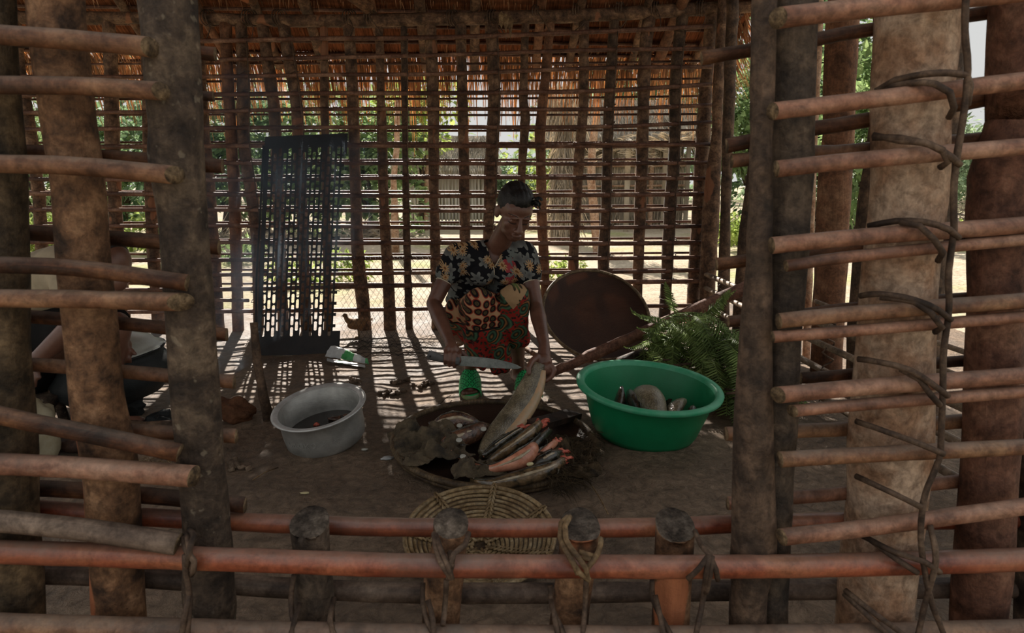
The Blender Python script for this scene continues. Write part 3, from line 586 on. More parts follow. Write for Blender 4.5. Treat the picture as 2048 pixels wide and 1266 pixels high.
o = mb.build('ground', [M['sand']], origin=(0, 0, 0)); tag(o, 'sunlit sandy yard with grass patches beyond the lattice', 'ground', None, 'structure')

# ------------------------------------------------------------------ vegetation outside
def leaf(mb, c, L, w_, d, nrm):
    s_ = d.cross(nrm).normalized() * w_ / 2; b = len(mb.v); nn = s_.cross(d).normalized()
    mb.v += [c, c + d * L * .45 + s_ + nn * w_ * .15, c + d * L, c + d * L * .45 - s_ + nn * w_ * .15, c + d * L * .45 - nn * w_ * .05]
    mb.face((b, b + 1, b + 4)); mb.face((b + 1, b + 2, b + 4)); mb.face((b + 2, b + 3, b + 4)); mb.face((b + 3, b, b + 4))
def crown(mb, c, rx, ry, rz_, n, L, lumps=9):
    cs = [(Vector((R.uniform(-.6, .6) * rx, R.uniform(-.6, .6) * ry, R.uniform(-.55, .65) * rz_)), R.uniform(.35, .6)) for _ in range(lumps)]
    for i in range(n):
        o_, s_ = R.choice(cs); d = Vector((R.gauss(0, 1), R.gauss(0, 1), R.gauss(0, 1))).normalized(); k = s_ * R.uniform(.75, 1.05)
        p = c + o_ + Vector((d.x * rx * k, d.y * ry * k, d.z * rz_ * k))
        if p.z < .02: p.z = R.uniform(.02, .2)
        dd = (d + Vector((R.uniform(-.7, .7), R.uniform(-.7, .7), R.uniform(-.9, .3)))).normalized()
        leaf(mb, p, L * R.uniform(.6, 1.3), L * R.uniform(.4, .7), dd, Vector((R.gauss(0, .5), R.gauss(0, .5), 1)))
def tree(px, y, zc, rx, rz_, n, L, mat, lb, trunk=None, nm='leafy_tree', cat='tree', grp=None):
    b = P(px, 353, y); base = Vector((b.x, y, -.03)); root = thing(nm, lb, cat, base, grp)
    mb = MB(); crown(mb, Vector((b.x, y, zc)), rx, rx * .8, rz_, n, L); mb.build('foliage', [M[mat]], root, smooth=False)
    h = zc; mb = MB(); mb.tube([base, Vector((b.x + .1, y, h * .5)), Vector((b.x - .1, y, h))], [.07 if trunk is None else trunk, .05, .02], 8, .4, 0, 0, .2)
    for k in range(5):
        a = R.uniform(0, 6.28); mb.tube([Vector((b.x, y, h * .35)), Vector((b.x + math.cos(a) * rx * .5, y + math.sin(a) * rx * .4, h * .9))], [.03, .012], 6, .5, 0, 0)
    mb.build('trunk', [M['bark_grey']], root); return root
TR = [
 (60, 12, 1.1, 1.5, 1.3, 1900, .17, 'leaf_mid', 'yellow green bush beyond the far left of the back wall'),
 (240, 13.5, 1.2, 1.7, 1.4, 1900, .19, 'leaf_dark', 'dark leafy bush seen between the left posts'),
 (440, 12.5, 1.2, 1.4, 1.4, 1900, .19, 'leaf_dark', 'dark green leafy tree beyond the left end of the grille'),
 (600, 13, 1.2, 1.4, 1.4, 1800, .19, 'leaf_mid', 'broad leafed bush seen through the black grille'),
 (735, 12.5, 1.2, 1.1, 1.4, 2000, .20, 'leaf_mid', 'broad leafed green tree right of the black grille'),
 (835, 13.5, 2.0, .9, .7, 900, .17, 'leaf_light', 'bright green sprig above the small hut roof'),
 (1092, 16, .9, .9, 1.0, 800, .14, 'leaf_light', 'low bright bush in the gap behind the woman'),
 (1265, 19, 3.0, 1.9, 1.9, 1700, .24, 'leaf_dark', 'dark tree rising behind the thatched hut'),
 (1400, 20, 3.2, 1.8, 2.2, 1700, .24, 'leaf_dark', 'dark tree behind the right end of the thatched hut'),
 (1492, 15, 2.3, 1.0, 1.3, 1300, .20, 'leaf_mid', 'sunlit tree crown just right of the corner posts'),
 (1545, 16, 1.9, 1.4, 2.5, 1500, .22, 'leaf_dark', 'shaded tree behind the patchy doorway post'),
 (1640, 15, 2.5, 1.3, 2.8, 1800, .22, 'leaf_dark', 'tree behind the thick peeling trunk post'),
 (1725, 11.5, 2.2, .8, 2.2, 1800, .20, 'leaf_mid', 'broad leafed tree between the peeling trunk and the pale post'),
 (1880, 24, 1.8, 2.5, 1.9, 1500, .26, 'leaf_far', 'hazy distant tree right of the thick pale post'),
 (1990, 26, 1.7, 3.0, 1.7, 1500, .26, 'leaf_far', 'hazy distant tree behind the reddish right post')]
for a in TR: tree(*a)
# far tree line
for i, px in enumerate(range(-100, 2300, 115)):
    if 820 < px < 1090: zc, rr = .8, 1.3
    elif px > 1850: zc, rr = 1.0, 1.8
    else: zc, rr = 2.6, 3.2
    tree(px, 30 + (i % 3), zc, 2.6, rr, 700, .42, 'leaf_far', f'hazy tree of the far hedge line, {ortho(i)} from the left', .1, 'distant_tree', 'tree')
def bush(px, y, w_, h, n, L, mat, lb):
    b = P(px, 353, y); mb = MB(); crown(mb, Vector((b.x, y, h * .5)), w_ / 2, w_ / 2.6, h * .55, n, L, 6); tag(mb.build('low_bush', [M[mat]], smooth=False), lb, 'bush')
bush(275, 9.5, 1.3, .55, 900, .10, 'leaf_light', 'pale flowering low bush seen between the left posts')
bush(90, 9, 1.2, .6, 800, .11, 'leaf_light', 'yellow green low bush at the far left behind the posts')
bush(600, 6.6, .9, .22, 500, .06, 'leaf_light', 'low bright weeds outside behind the black grille')
bush(700, 6.9, .5, .25, 350, .06, 'leaf_light', 'small weed clump outside right of the grille')
bush(1120, 6.8, .55, .22, 350, .06, 'leaf_light', 'small bright weed clump outside behind the woman')
bush(1960, 10, 1.2, .35, 500, .10, 'leaf_light', 'low grass clump outside by the right posts')
bush(1500, 9.5, 1.0, .5, 600, .10, 'leaf_light', 'low grass clump outside beyond the rear corner post')
bush(480, 8.5, .9, .3, 400, .08, 'leaf_mid', 'low green scrub outside left of the grille')
# dry brush heaps
def heap(px, y, w_, h, n, lb, mat='thatch_grey'):
    b = P(px, 353, y); mb = MB()
    for i in range(n):
        a = R.uniform(0, 6.28); rr = R.random() ** .6 * w_ / 2; p = Vector((b.x + math.cos(a) * rr, y + math.sin(a) * rr * .5, h * (1 - rr / (w_ / 2)) * R.random()))
        strand(mb, p, Vector((R.gauss(0, 1), R.gauss(0, .6), R.uniform(-.3, .7))), R.uniform(.2, .5), .018, .5)
    tag(mb.build('brush_heap', [M[mat]], smooth=False), lb, 'brush')
heap(745, 11, 1.1, .35, 350, 'heap of dry brush outside beside the pale thin trunk')
heap(490, 10.5, 1.6, .35, 350, 'heap of dry brush outside left of the grille')
heap(1115, 13, 1.0, .5, 300, 'heap of dry fronds outside behind the woman')
heap(1520, 10.5, 2.0, .35, 450, 'heap of grey dry brush outside right of the corner')
heap(1935, 12, 1.8, .6, 450, 'heap of grey dry brush outside at the far right')
heap(1700, 12, 1.6, .5, 350, 'heap of dry brush outside behind the peeling trunk')
# thin pale trunks
for lb, pts, y in [('pale thin tree trunk outside right of the black grille', [(796, 200, 11), (793, 300, 12), (787, 360, 11), (789, 400, 13), (790, 452, 16)], 9.5), ('pale crooked tree trunk outside right of the woman', [(1196, 150, 15), (1192, 230, 15), (1184, 300, 16), (1182, 360, 17), (1188, 420, 18), (1193, 500, 15)], 9.2), ('straight grey pole outside right of the thatched hut', [(1306, 290, 9), (1303, 350, 10), (1300, 442, 10)], 14.2), ('slim pale pole outside just left of the little hut', [(856, 290, 10), (853, 360, 10), (852, 444, 10)], 13.5)]:
    pole('thin_trunk' if 'trunk' in lb else 'outdoor_pole', pts, 12, y, [M['bark_pale'] if 'crooked' in lb else M['bark_pale'], M['cut']], lb, 'tree' if 'trunk' in lb else 'pole', None, 8, .2, .15, z0=-.05)
# huts
def hut(cx, y, wx, hw, hr, lb, wallmat, ov=.35, dy=1.8, thick=.12):
    root = thing('thatched_hut', lb, 'hut', (cx, y, -.03)); mb = MB(); n = int(wx / .07)
    for i in range(n):
        x = cx - wx / 2 + wx * (i + .5) / n; yy = y - dy / 2
        mb.tube([Vector((x + R.uniform(-.01, .01), yy, -.04)), Vector((x + R.uniform(-.015, .015), yy, hw))], R.uniform(.024, .036), 6, .6, 0, 0, .1)
    for s_ in (-1, 1):
        for i in range(int(dy / .09)):
            mb.tube([Vector((cx + s_ * wx / 2, y - dy / 2 + .09 * i, -.04)), Vector((cx + s_ * wx / 2, y - dy / 2 + .09 * i, hw))], .04, 5, .8, 0, 0)
    mb.box((cx, y + dy / 2, hw / 2), wx, .08, hw)
    mb.build('wall', [wallmat], root)
    mb = MB()
    for s_ in (-1, 1):
        a = [Vector((cx - wx / 2 - ov, y + s_ * (dy / 2 + ov), hw - .12)), Vector((cx + wx / 2 + ov, y + s_ * (dy / 2 + ov), hw - .12)), Vector((cx + wx / 2 + ov * .4, y, hr)), Vector((cx - wx / 2 - ov * .4, y, hr))]
        b = len(mb.v); mb.v += a + [p + Vector((0, 0, thick)) for p in a]
        for q in ((0, 1, 2, 3), (7, 6, 5, 4), (0, 4, 5, 1), (1, 5, 6, 2), (2, 6, 7, 3), (3, 7, 4, 0)): mb.face([b + i for i in q])
    for i in range(1500):
        x = R.uniform(-1, 1) * (wx / 2 + ov); f = R.random() ** .7; p = Vector((cx + x * (1 - .12 * f), y - (dy / 2 + ov) * (1 - f), hw - .12 + (hr - hw + .12) * f + thick + .01))
        strand(mb, p, Vector((R.gauss(0, .25), -1, -.6)), R.uniform(.25, .5), .02, .4)
    mb.build('roof', [M['thatch_grey']], root, smooth=False); return root
t = NT('grey_boards'); v = t.coord(scale=(1, 1, .1)); n_ = t.noise(v, 30, 4, .6); M['grey_boards'] = t.set(t.ramp(n_, [(.3, (176, 172, 166)), (.7, (220, 218, 212))]), .9, .1)
a = P(893, 353, 14.5); hut(a.x, 15.4, 1.55, 1.12, 1.75, 'small grey slatted hut with thatched roof seen left of the woman', M['grey_boards'])
a = P(1235, 353, 13.5)
root = hut(a.x + .25, 15.2, 2.5, 1.75, 2.5, 'larger straw walled hut with shaggy roof seen right of the woman', M['thatch_grey'], .5)
mb = MB()
for i in range(2200):
    x = a.x + .25 + R.uniform(-1.3, 1.3); z = R.uniform(.35, 1.5); strand(mb, Vector((x, 14.28 - R.random() * .05, z)), Vector((R.gauss(0, .12), -.05, -1)), R.uniform(.3, .6), .025, .1)
mb.build('straw_cladding', [M['thatch_grey']], root, smooth=False)
mb = MB()
for z in (.35, .8, 1.2): mb.tube([Vector((a.x - 1.1, 14.17, z)), Vector((a.x + 1.55, 14.17, z + .02))], .025, 6, .4, 0, 0, .1)
mb.build('batten', [M['bark_pale']], root)
# hanging / leaning straw bundle left of that hut
b = P(1128, 353, 10.5); mb = MB()
for i in range(1300):
    z = R.uniform(.15, 2.4); rr = .14 + .06 * math.sin(z * 3) + (.12 if z > 1.9 else 0); an = R.uniform(0, 6.28)
    strand(mb, Vector((b.x + math.cos(an) * rr, 10.5 + math.sin(an) * rr * .8, z)), Vector((R.gauss(0, .3), R.gauss(0, .2), -1)), R.uniform(.25, .55), .016, .3)
mb.tube([Vector((b.x, 10.5, -.05)), Vector((b.x, 10.5, 2.3))], .06, 8, .4, 0, 0)
tag(mb.build('straw_bundle', [M['thatch_grey']], smooth=False), 'tall shaggy straw bundle round a pole outside right of the woman', 'bundle')
for i, (px, y) in enumerate([(1255, 12.8), (1330, 13.2), (1375, 13.8)]):
    b = P(px, 353, y); mb = MB()
    for k in range(16):
        an = R.uniform(0, 6.28); d = Vector((math.cos(an), math.sin(an) * .5, R.uniform(.1, .7))); c0 = Vector((b.x, y, 1.5 + .1 * i)); pr = None
        q = [c0 + d * s_ * .9 + Vector((0, 0, -.5 * s_ * s_)) for s_ in (0, .35, .7, 1)]; mb.tube(q, [.012, .01, .007, .004], 5, .12, 0, 0)
        for s_ in range(14):
            f = .15 + .85 * s_ / 14; p = c0 + d * f * .9 + Vector((0, 0, -.5 * f * f))
            for sd_ in (-1, 1): strand(mb, p, (d + Vector((-d.y, d.x, 0)) * sd_ * .9 + Vector((0, 0, -.3))), .28 * (1.1 - f * .6), .014, .4)
    mb.tube([Vector((b.x, y, -.05)), Vector((b.x, y, 1.6 + .1 * i))], .05, 8, .3, 0, 0, .1)
    tag(mb.build('dry_palm_fronds', [M['thatch_grey']], smooth=False), ['dry grey palm fronds splayed over the thatched hut, nearest the woman', 'dry grey palm fronds splayed in the middle of the thatched hut', 'dry grey palm fronds splayed at the right end of the hut'][i], 'palm')
# ------------------------------------------------------------------ props: materials
def plain(name, c, rough=.6, spec=.4, metal=0, var=None, vs_=12, bump=0, bs=60):
    t = NT(name); v = t.coord(); col = c
    if var is not None: col = t.ramp(t.noise(v, vs_, 5, .65), [(.35, c), (.65, var)])
    if bump: t.bump(t.noise(v, bs, 4, .6), bump)
    return t.set(col, rough, spec, metal)
M['iron'] = plain('black_iron', (26, 26, 26), .6, .4, 0, (44, 40, 38), 9, .002)
t = NT('aluminium'); v = t.coord(scale=(1, 1, 1)); n_ = t.noise(v, 9, 5, .6); n2 = t.noise(t.coord(scale=(1, 1, 6)), 40, 3, .6)
col = t.ramp(n_, [(.3, (128, 128, 122)), (.7, (184, 182, 176))]); st = t.noise(t.coord(scale=(3, 3, .5)), 6, 4, .6)
col = t.mix(t.ramp(st, [(.62, (0, 0, 0)), (.7, (150, 150, 150))]), col, (130, 112, 62)); t.bump(n2, .0008)
M['alu'] = t.set(col, .45, .5, .4)
M['plastic_green'] = plain('green_plastic', (12, 112, 68), .42, .45, 0, (20, 126, 80), 5, .0004, 200)
t = NT('wicker'); uv = t.coord('UV', rnd=False); w1 = t.new('ShaderNodeTexWave', wave_type='BANDS', bands_direction='DIAGONAL'); w1.inputs['Scale'].default_value = 45; w1.inputs['Distortion'].default_value = 1.2; t.ln(uv, w1.inputs['Vector'])
w2 = t.new('ShaderNodeTexBrick'); w2.inputs['Scale'].default_value = 38; w2.inputs['Mortar Size'].default_value = .07; t.ln(uv, w2.inputs['Vector'])
w2.inputs['Color1'].default_value = (1, 1, 1, 1); w2.inputs['Color2'].default_value = (.55, .55, .55, 1); w2.inputs['Mortar'].default_value = (.08, .08, .08, 1)
col = t.mix(1., t.ramp(t.noise(t.coord(rnd=False), 5, 4, .6), [(.3, (64, 46, 36)), (.7, (120, 88, 68))]), w2.outputs['Color'], 'MULTIPLY'); t.bump(w2.outputs['Color'], .006)
M['wicker'] = t.set(col, .5, .45)
tr_ = t.new('ShaderNodeBsdfTranslucent'); tr_.inputs['Color'].default_value = s2l((196, 150, 118)); mx_ = t.new('ShaderNodeMixShader'); t.ln(t.ramp(w2.outputs['Color'], [(.1, (150, 150, 150)), (.6, (50, 50, 50))]), mx_.inputs[0]); t.ln(t.b.outputs[0], mx_.inputs[1]); t.ln(tr_.outputs[0], mx_.inputs[2]); t.ln(mx_.outputs[0], t.out.inputs['Surface'])
M['coil'] = wood('coil_rim', (98, 82, 60), (140, 118, 88), (176, 152, 118), 30, rough=.6, ring=26, bump=.002)
M['cane'] = wood('cane', (140, 112, 76), (186, 156, 112), (212, 186, 144), 24, rough=.5, bump=.001, streak=.6)
M['coil_dark'] = wood('coil_dark', (66, 52, 38), (104, 86, 62), (138, 116, 86), 24, rough=.6, ring=22, bump=.002)
M['enamel'] = plain('enamel_white', (196, 200, 192), .3, .5, 0, (170, 172, 160), 8)
M['soot'] = plain('sooty_pot', (22, 24, 24), .65, .3, 0, (44, 48, 48), 6, .002, 80)
M['clay'] = plain('clay_lump', (74, 50, 36), .9, .1, 0, (112, 76, 54), 14, .01, 40)
M['sack'] = plain('wet_sack', (50, 43, 33), .7, .35, 0, (112, 97, 74), 16, .006, 200)
M['burlap'] = plain('burlap', (42, 34, 25), .85, .2, 0, (92, 76, 54), 22, .008, 200)
M['plankd'] = wood('dark_plank', (48, 34, 28), (72, 52, 42), (96, 70, 56), 10, rough=.7)
t = NT('fish_scaly'); v = t.coord(); vo = t.new('ShaderNodeTexVoronoi'); vo.inputs['Scale'].default_value = 190; t.ln(v, vo.inputs['Vector'])
n_ = t.noise(v, 16, 4, .6); col = t.ramp(n_, [(.3, (92, 82, 62)), (.7, (176, 162, 132))]); col = t.mix(.6, col, t.ramp(vo.outputs['Distance'], [(0, (255, 255, 255)), (.7, (90, 84, 78))]), 'MULTIPLY')
t.bump(vo.outputs['Distance'], .0012); M['fish_scaly'] = t.set(col, .3, .6)
M['fish_dark'] = plain('fish_dark', (24, 25, 22), .16, .8, 0, (74, 68, 52), 30, .002, 120)
M['fish_olive'] = plain('fish_olive', (44, 40, 30), .2, .8, 0, (138, 112, 80), 26, .002, 90)
M['fish_pink'] = plain('fish_pink', (170, 104, 78), .25, .7, 0, (222, 158, 128), 18, .001, 80)
M['fish_brown'] = plain('fish_brown', (40, 28, 23), .2, .8, 0, (116, 80, 58), 40, .004, 90)
M['fish_belly'] = plain('fish_belly_pale', (150, 128, 98), .25, .7, 0, (190, 176, 150), 40, .001, 100)
M['flesh'] = plain('raw_flesh', (176, 66, 50), .28, .6, 0, (216, 118, 92), 60, .003, 140)
M['scale'] = plain('pearly_scale', (170, 168, 156), .3, .6)
M['shell'] = plain('pale_shell', (196, 184, 140), .4, .5)
M['paper_w'] = plain('packaging_white', (200, 200, 196), .5, .4, 0, (170, 170, 168), 20)
M['paper_g'] = plain('packaging_green', (40, 130, 60), .5, .4, 0, (70, 150, 84), 20)
M['wirem'] = plain('wire', (60, 56, 52), .5, .4, .5)
M['feather'] = plain('feather_brown', (112, 84, 60), .9, .1, 0, (150, 116, 84), 40, .004, 120)
M['water'] = plain('murky_water', (40, 34, 30), .08, .6)

# ------------------------------------------------------------------ black perforated metal sheet leaning on the back wall
BL, BR_, TL, TR_ = G(514, 711), G(672, 709), P(532, 274, 4.405), P(696, 267, 4.405)
def S(u, v):
    p = (BL * (1 - u) + BR_ * u) * (1 - v) + (TL * (1 - u) + TR_ * u) * v
    return p + Vector((0, -.010 * math.sin(v * 3.1) * (1 if u > .5 else .4), 0))
gn = (BR_ - BL).cross(TL - BL).normalized() * .0035
root = thing('metal_grille', 'tall black perforated metal sheet leaning on the back lattice wall', 'grille', (BL + BR_) / 2)
mb = MB()
def poly3(loop):                                                       # thin slab polygon ring
    pass
def ringcell(u0, v0, u1, v1, hole):
    cu, cv = (u0 + u1) / 2, (v0 + v1) / 2; a = (u1 - u0) * .33; hh = (v1 - v0) * .42; ar = a * (.72 / 6.5) ; K = 12
    if not hole:
        pts = [(u0, v0), (u1, v0), (u1, v1), (u0, v1)]; b = len(mb.v); mb.v += [S(*p) for p in pts] + [S(*p) + gn for p in pts]
        mb.face((b, b + 1, b + 2, b + 3)); mb.face((b + 7, b + 6, b + 5, b + 4)); return
    inn = []; out = []; rv = a * .72 / 4.4 * 1.0
    for k in range(K):
        an = 2 * math.pi * (k + .5) / K; c, s_ = math.cos(an), math.sin(an); yy = (hh - rv * 2) * (1 if s_ > 0 else -1) + rv * 2 * s_
        inn.append((cu + a * c, cv + yy))
        m_ = max(abs(c), abs(s_)); out.append((cu + (u1 - u0) / 2 * c / m_, cv + (v1 - v0) / 2 * s_ / m_))
    b = len(mb.v); mb.v += [S(*p) for p in inn] + [S(*p) for p in out] + [S(*p) + gn for p in inn] + [S(*p) + gn for p in out]
    for k in range(K):
        j = (k + 1) % K; mb.face((b + k, b + K + k, b + K + j, b + j)); mb.face((b + 2 * K + k, b + 2 * K + j, b + 3 * K + j, b + 3 * K + k)); mb.face((b + k, b + j, b + 2 * K + j, b + 2 * K + k))
NC, NR = 15, 18; U0, U1, V0, V1 = .035, .93, .075, .945
for c in range(NC):
    u0 = U0 + (U1 - U0) * c / NC; u1 = U0 + (U1 - U0) * (c + 1) / NC; h = (V1 - V0) / NR; off = h / 2 if c % 2 else 0
    if off: ringcell(u0, V0, u1, V0 + off, False); ringcell(u0, V1 - off, u1, V1, False)
    for r_ in range(NR - (1 if off else 0)): ringcell(u0, V0 + off + r_ * h, u1, V0 + off + (r_ + 1) * h, True)
ringcell(-.01, 0, U0, 1, False); ringcell(U0, 0, 1, V0, False); ringcell(U0, V1, 1.0, 1, False); ringcell(U1, V0, U1 + .012, V1, False)
for r_ in range(NR + 1):
    if r_ in (5, 11): continue
    v_ = V0 + (V1 - V0) * r_ / NR; ringcell(U1 + .012, v_ - .007, U1 + .045, v_ + .006, False)
ringcell(.955, .90, 1.0, 1, False); ringcell(.93, 0, 1.04, .1, False)
mb.build('perforated_sheet', [M['iron']], root, smooth=False)
mb = MB(); A = [P(527, 292, 4.36), P(520, 440, 4.2), P(513, 560, 4.02), P(512, 708, 3.77)]
mb.tube(A, .016, 8, .1, 0, 0, .1, flat=.3); mb.build('side_flange', [M['iron']], root)

# ------------------------------------------------------------------ chicken wire
def wsurf(u, v):
    p = P(684 + 190 * u, 512, 4.385) * (1 - v) + G(690 + 190 * u, 700) * v; p.z = max(p.z, .012)
    p += Vector((0, 0, 0)) + Vector((.02 * noise.noise(Vector((u * 4, v * 4, 0))), -.03 * noise.noise(Vector((u * 3, v * 3, 9))) * v, 0)); return p
mb = MB(); NU, NV = 17, 22
for i in range(NU + 1):
    for sg in (-1, 1):
        q = [wsurf((i + (sg * .5 if j % 2 else 0)) / NU, j / NV) for j in range(NV + 1)]; mb.tube(q, .0011, 3, 1, 0, 0)
for row in range(8):     # crumpled skirt of the wire on the floor
    for sg in (-1, 1):
        q = []
        for j in range(18):
            a = G(700 + j * 10 + (5 if row % 2 else 0) * sg, 684 + row * 5); q.append(a + Vector((.02 * noise.noise(a * 14), .02 * noise.noise(a * 11), .012 + .05 * abs(noise.noise(a * 9 + Vector((sg, 0, 0)))) + (.012 if (j + row) % 2 else 0) * sg)))
        mb.tube(q, .0013, 3, .02, 0, 0)
tag(mb.build('wire_netting', [M['wirem']]), 'sheet of diamond wire netting hanging on the back wall, crumpled at the floor', 'netting')

# ------------------------------------------------------------------ little hen behind the netting
hc = P(714, 648, 4.24); root = thing('chicken', 'small brown chicken standing behind the wire netting', 'chicken', (hc.x, hc.y, .0))
mb = MB(); mb.ell(hc, .062, .036, .036, jit=.08, seed=3, rot=Matrix.Rotation(-.2, 3, 'Y')); mb.tube([hc + Vector((-.035, 0, .01)), hc + Vector((-.06, -.005, .03)), hc + Vector((-.066, -.008, .05))], [.026, .016, .012], 8, .01); mb.ell(hc + Vector((-.07, -.008, .056)), .016, .013, .014)
mb.build('body', [M['feather']], root)
mb = MB()
for a in (-.4, 0, .4): mb.tube([hc + Vector((.04, 0, .01)), hc + Vector((.075, .012 * a, .03)), hc + Vector((.1, .03 * a, .028 + a * .01))], [.012, .012, .004], 6, .01, flat=.4)
mb.build('tail', [M['feather']], root)
for s_ in (-1, 1):
    mb = MB(); mb.tube([hc + Vector((.005, s_ * .015, -.025)), Vector((hc.x + .01, hc.y + s_ * .015, .004))], .0035, 5, .02)
    for a in (-.6, 0, .6): mb.tube([Vector((hc.x + .01, hc.y + s_ * .015, .005)), Vector((hc.x - .018, hc.y + s_ * .015 + a * .02, .004))], .002, 4, .02)
    mb.build('leg', [M['cane']], root)
mb = MB(); mb.tube([hc + Vector((-.084, -.008, .056)), hc + Vector((-.096, -.009, .052))], [.004, .001], 5, .01); mb.build('beak', [M['cane']], root)

# ------------------------------------------------------------------ crumpled packaging
root = thing('packaging', 'crumpled white and green packaging lying in front of the netting', 'packaging', G(692, 718))
def sheet(name, fn, nu, nv, mats, mfn, parent, th=.0012, origin=None):
    mb = MB(); 
    g = [[fn(i / nu, j / nv) for i in range(nu + 1)] for j in range(nv + 1)]
    for lay in (0, 1):
        for j in range(nv + 1):
            for i in range(nu + 1): mb.v.append(g[j][i] + Vector((0, 0, -th * lay)))
    W = nu + 1; O = W * (nv + 1)
    for j in range(nv):
        for i in range(nu):
            a = j * W + i; m_ = mfn((i + .5) / nu, (j + .5) / nv); uvs = [(i / nu, j / nv), ((i + 1) / nu, j / nv), ((i + 1) / nu, (j + 1) / nv), (i / nu, (j + 1) / nv)]
            mb.face((a, a + 1, a + W + 1, a + W), uvs, m_); mb.face((O + a, O + a + W, O + a + W + 1, O + a + 1), uvs, m_)
    for i in range(nu):
        mb.face((i, O + i, O + i + 1, i + 1)); a = nv * W + i; mb.face((a, a + 1, O + a + 1, O + a))
    for j in range(nv):
        a = j * W; mb.face((a, a + W, O + a + W, O + a)); a += nu; mb.face((a, O + a, O + a + W, a + W))
    return mb.build(name, mats, parent, origin, smooth=False)
def cr(p, k=.006): return p + Vector((k * noise.noise(p * 40), k * noise.noise(p * 37 + Vector((4, 0, 0))), k * noise.noise(p * 31 + Vector((0, 7, 0)))))
def pa(u, v):
    a = G(650 + 88 * u, 712 + 16 * u, .006); b = P(668 + 68 * u, 692 + 30 * u ** 1.4, a.y + .02); b.z = max(b.z, .02); q = a.lerp(b, v); q.z += .02 * math.sin(v * 3.1); return cr(q)
sheet('top_panel', pa, 22, 7, [M['paper_w'], M['paper_g']], lambda u, v: 1 if .36 + .1 * v < u < .62 or u > .93 else 0, root)
sheet('lower_flap', lambda u, v: cr(G(654 + 76 * u, 716 + 13 * u + v * 6, .008 + .006 * v), .003), 14, 3, [M['paper_w'], M['paper_g']], lambda u, v: 1 if .3 < u < .42 else 0, root)

# ------------------------------------------------------------------ aluminium cooking pot
def tilt(c, rx, ry): return Matrix.Translation(c) @ Matrix.Rotation(math.radians(rx), 4, 'X') @ Matrix.Rotation(math.radians(ry), 4, 'Y')
pc = G(655, 884); pc.z = .0; Mp = tilt(pc + Vector((0, 0, .010)), 11, -7)
root = thing('cooking_pot', 'open round aluminium pot tilted on the dirt floor', 'pot', pc)
mb = MB(); mb.lathe([(0, .004), (.10, .002), (.138, .006), (.148, .02), (.152, .06), (.153, .145), (.157, .1485), (.172, .150), (.174, .1475), (.172, .1455)], 64, 0, Mp)
mb.lathe([(.172, .1455), (.158, .1440), (.1495, .140), (.149, .06), (.144, .022), (.134, .009), (0, .007)], 64, 0, Mp); mb.build('body', [M['alu']], root)
mb = MB(); mb.lathe([(.153, .1425), (.1735, .1435), (.177, .1485), (.1745, .1525), (.160, .1515), (.1515, .147)], 64, 0, Mp); mb.build('rim', [plain('aluminium_rim', (204, 204, 200), .4, .5, .4, (172, 172, 168), 20)], root)
# scratched lettering round the side
lm = plain('scratched_metal', (150, 148, 142), .6, .4, .3)
for word, off in (('C-LOKOLA', -.035), ('A+', .082)):
    cu = bpy.data.curves.new('lettering', 'FONT'); cu.body = word; cu.size = .029; cu.extrude = .0006; cu.align_x = 'CENTER'; cu.space_character = 1.15
    to = bpy.data.objects.new('tmp_text', cu); C.objects.link(to); bpy.context.view_layer.update()
    me = bpy.data.meshes.new_from_object(to.evaluated_get(bpy.context.evaluated_depsgraph_get())); bpy.data.objects.remove(to)
    for v_ in me.vertices:
        x, y, z = v_.co; a = -math.pi / 2 + (off + x) / .1535; rr = .1532 + z; v_.co = Mp @ Vector((rr * math.cos(a), rr * math.sin(a), .062 + y))
    link('lettering', me, [lm], root, smooth=False)
mb = MB(); mb.lathe([(.1455, .044), (.07, .0455), (0, .046)], 40, 0, Mp); tag(mb.build('murky_water', [M['water']]), 'shallow dark water in the bottom of the aluminium pot', 'water')
for i, (x, y, r_) in enumerate([(.03, .05, .03), (.075, .06, .024), (-.04, .02, .012)]):
    mb = MB(); mb.ell(Mp @ Vector((x, y + .02, .049)), r_, r_ * .6, .008, jit=.6, seed=i * 3, nu=12, nv=6); tag(mb.build('fish_scrap', [M['flesh'] if i == 2 else M['fish_brown']]), ['brown fish scrap in the middle of the aluminium pot', 'brown fish scrap near the right side inside the aluminium pot', 'small red fish scrap at the left inside the aluminium pot'][i], 'scrap')

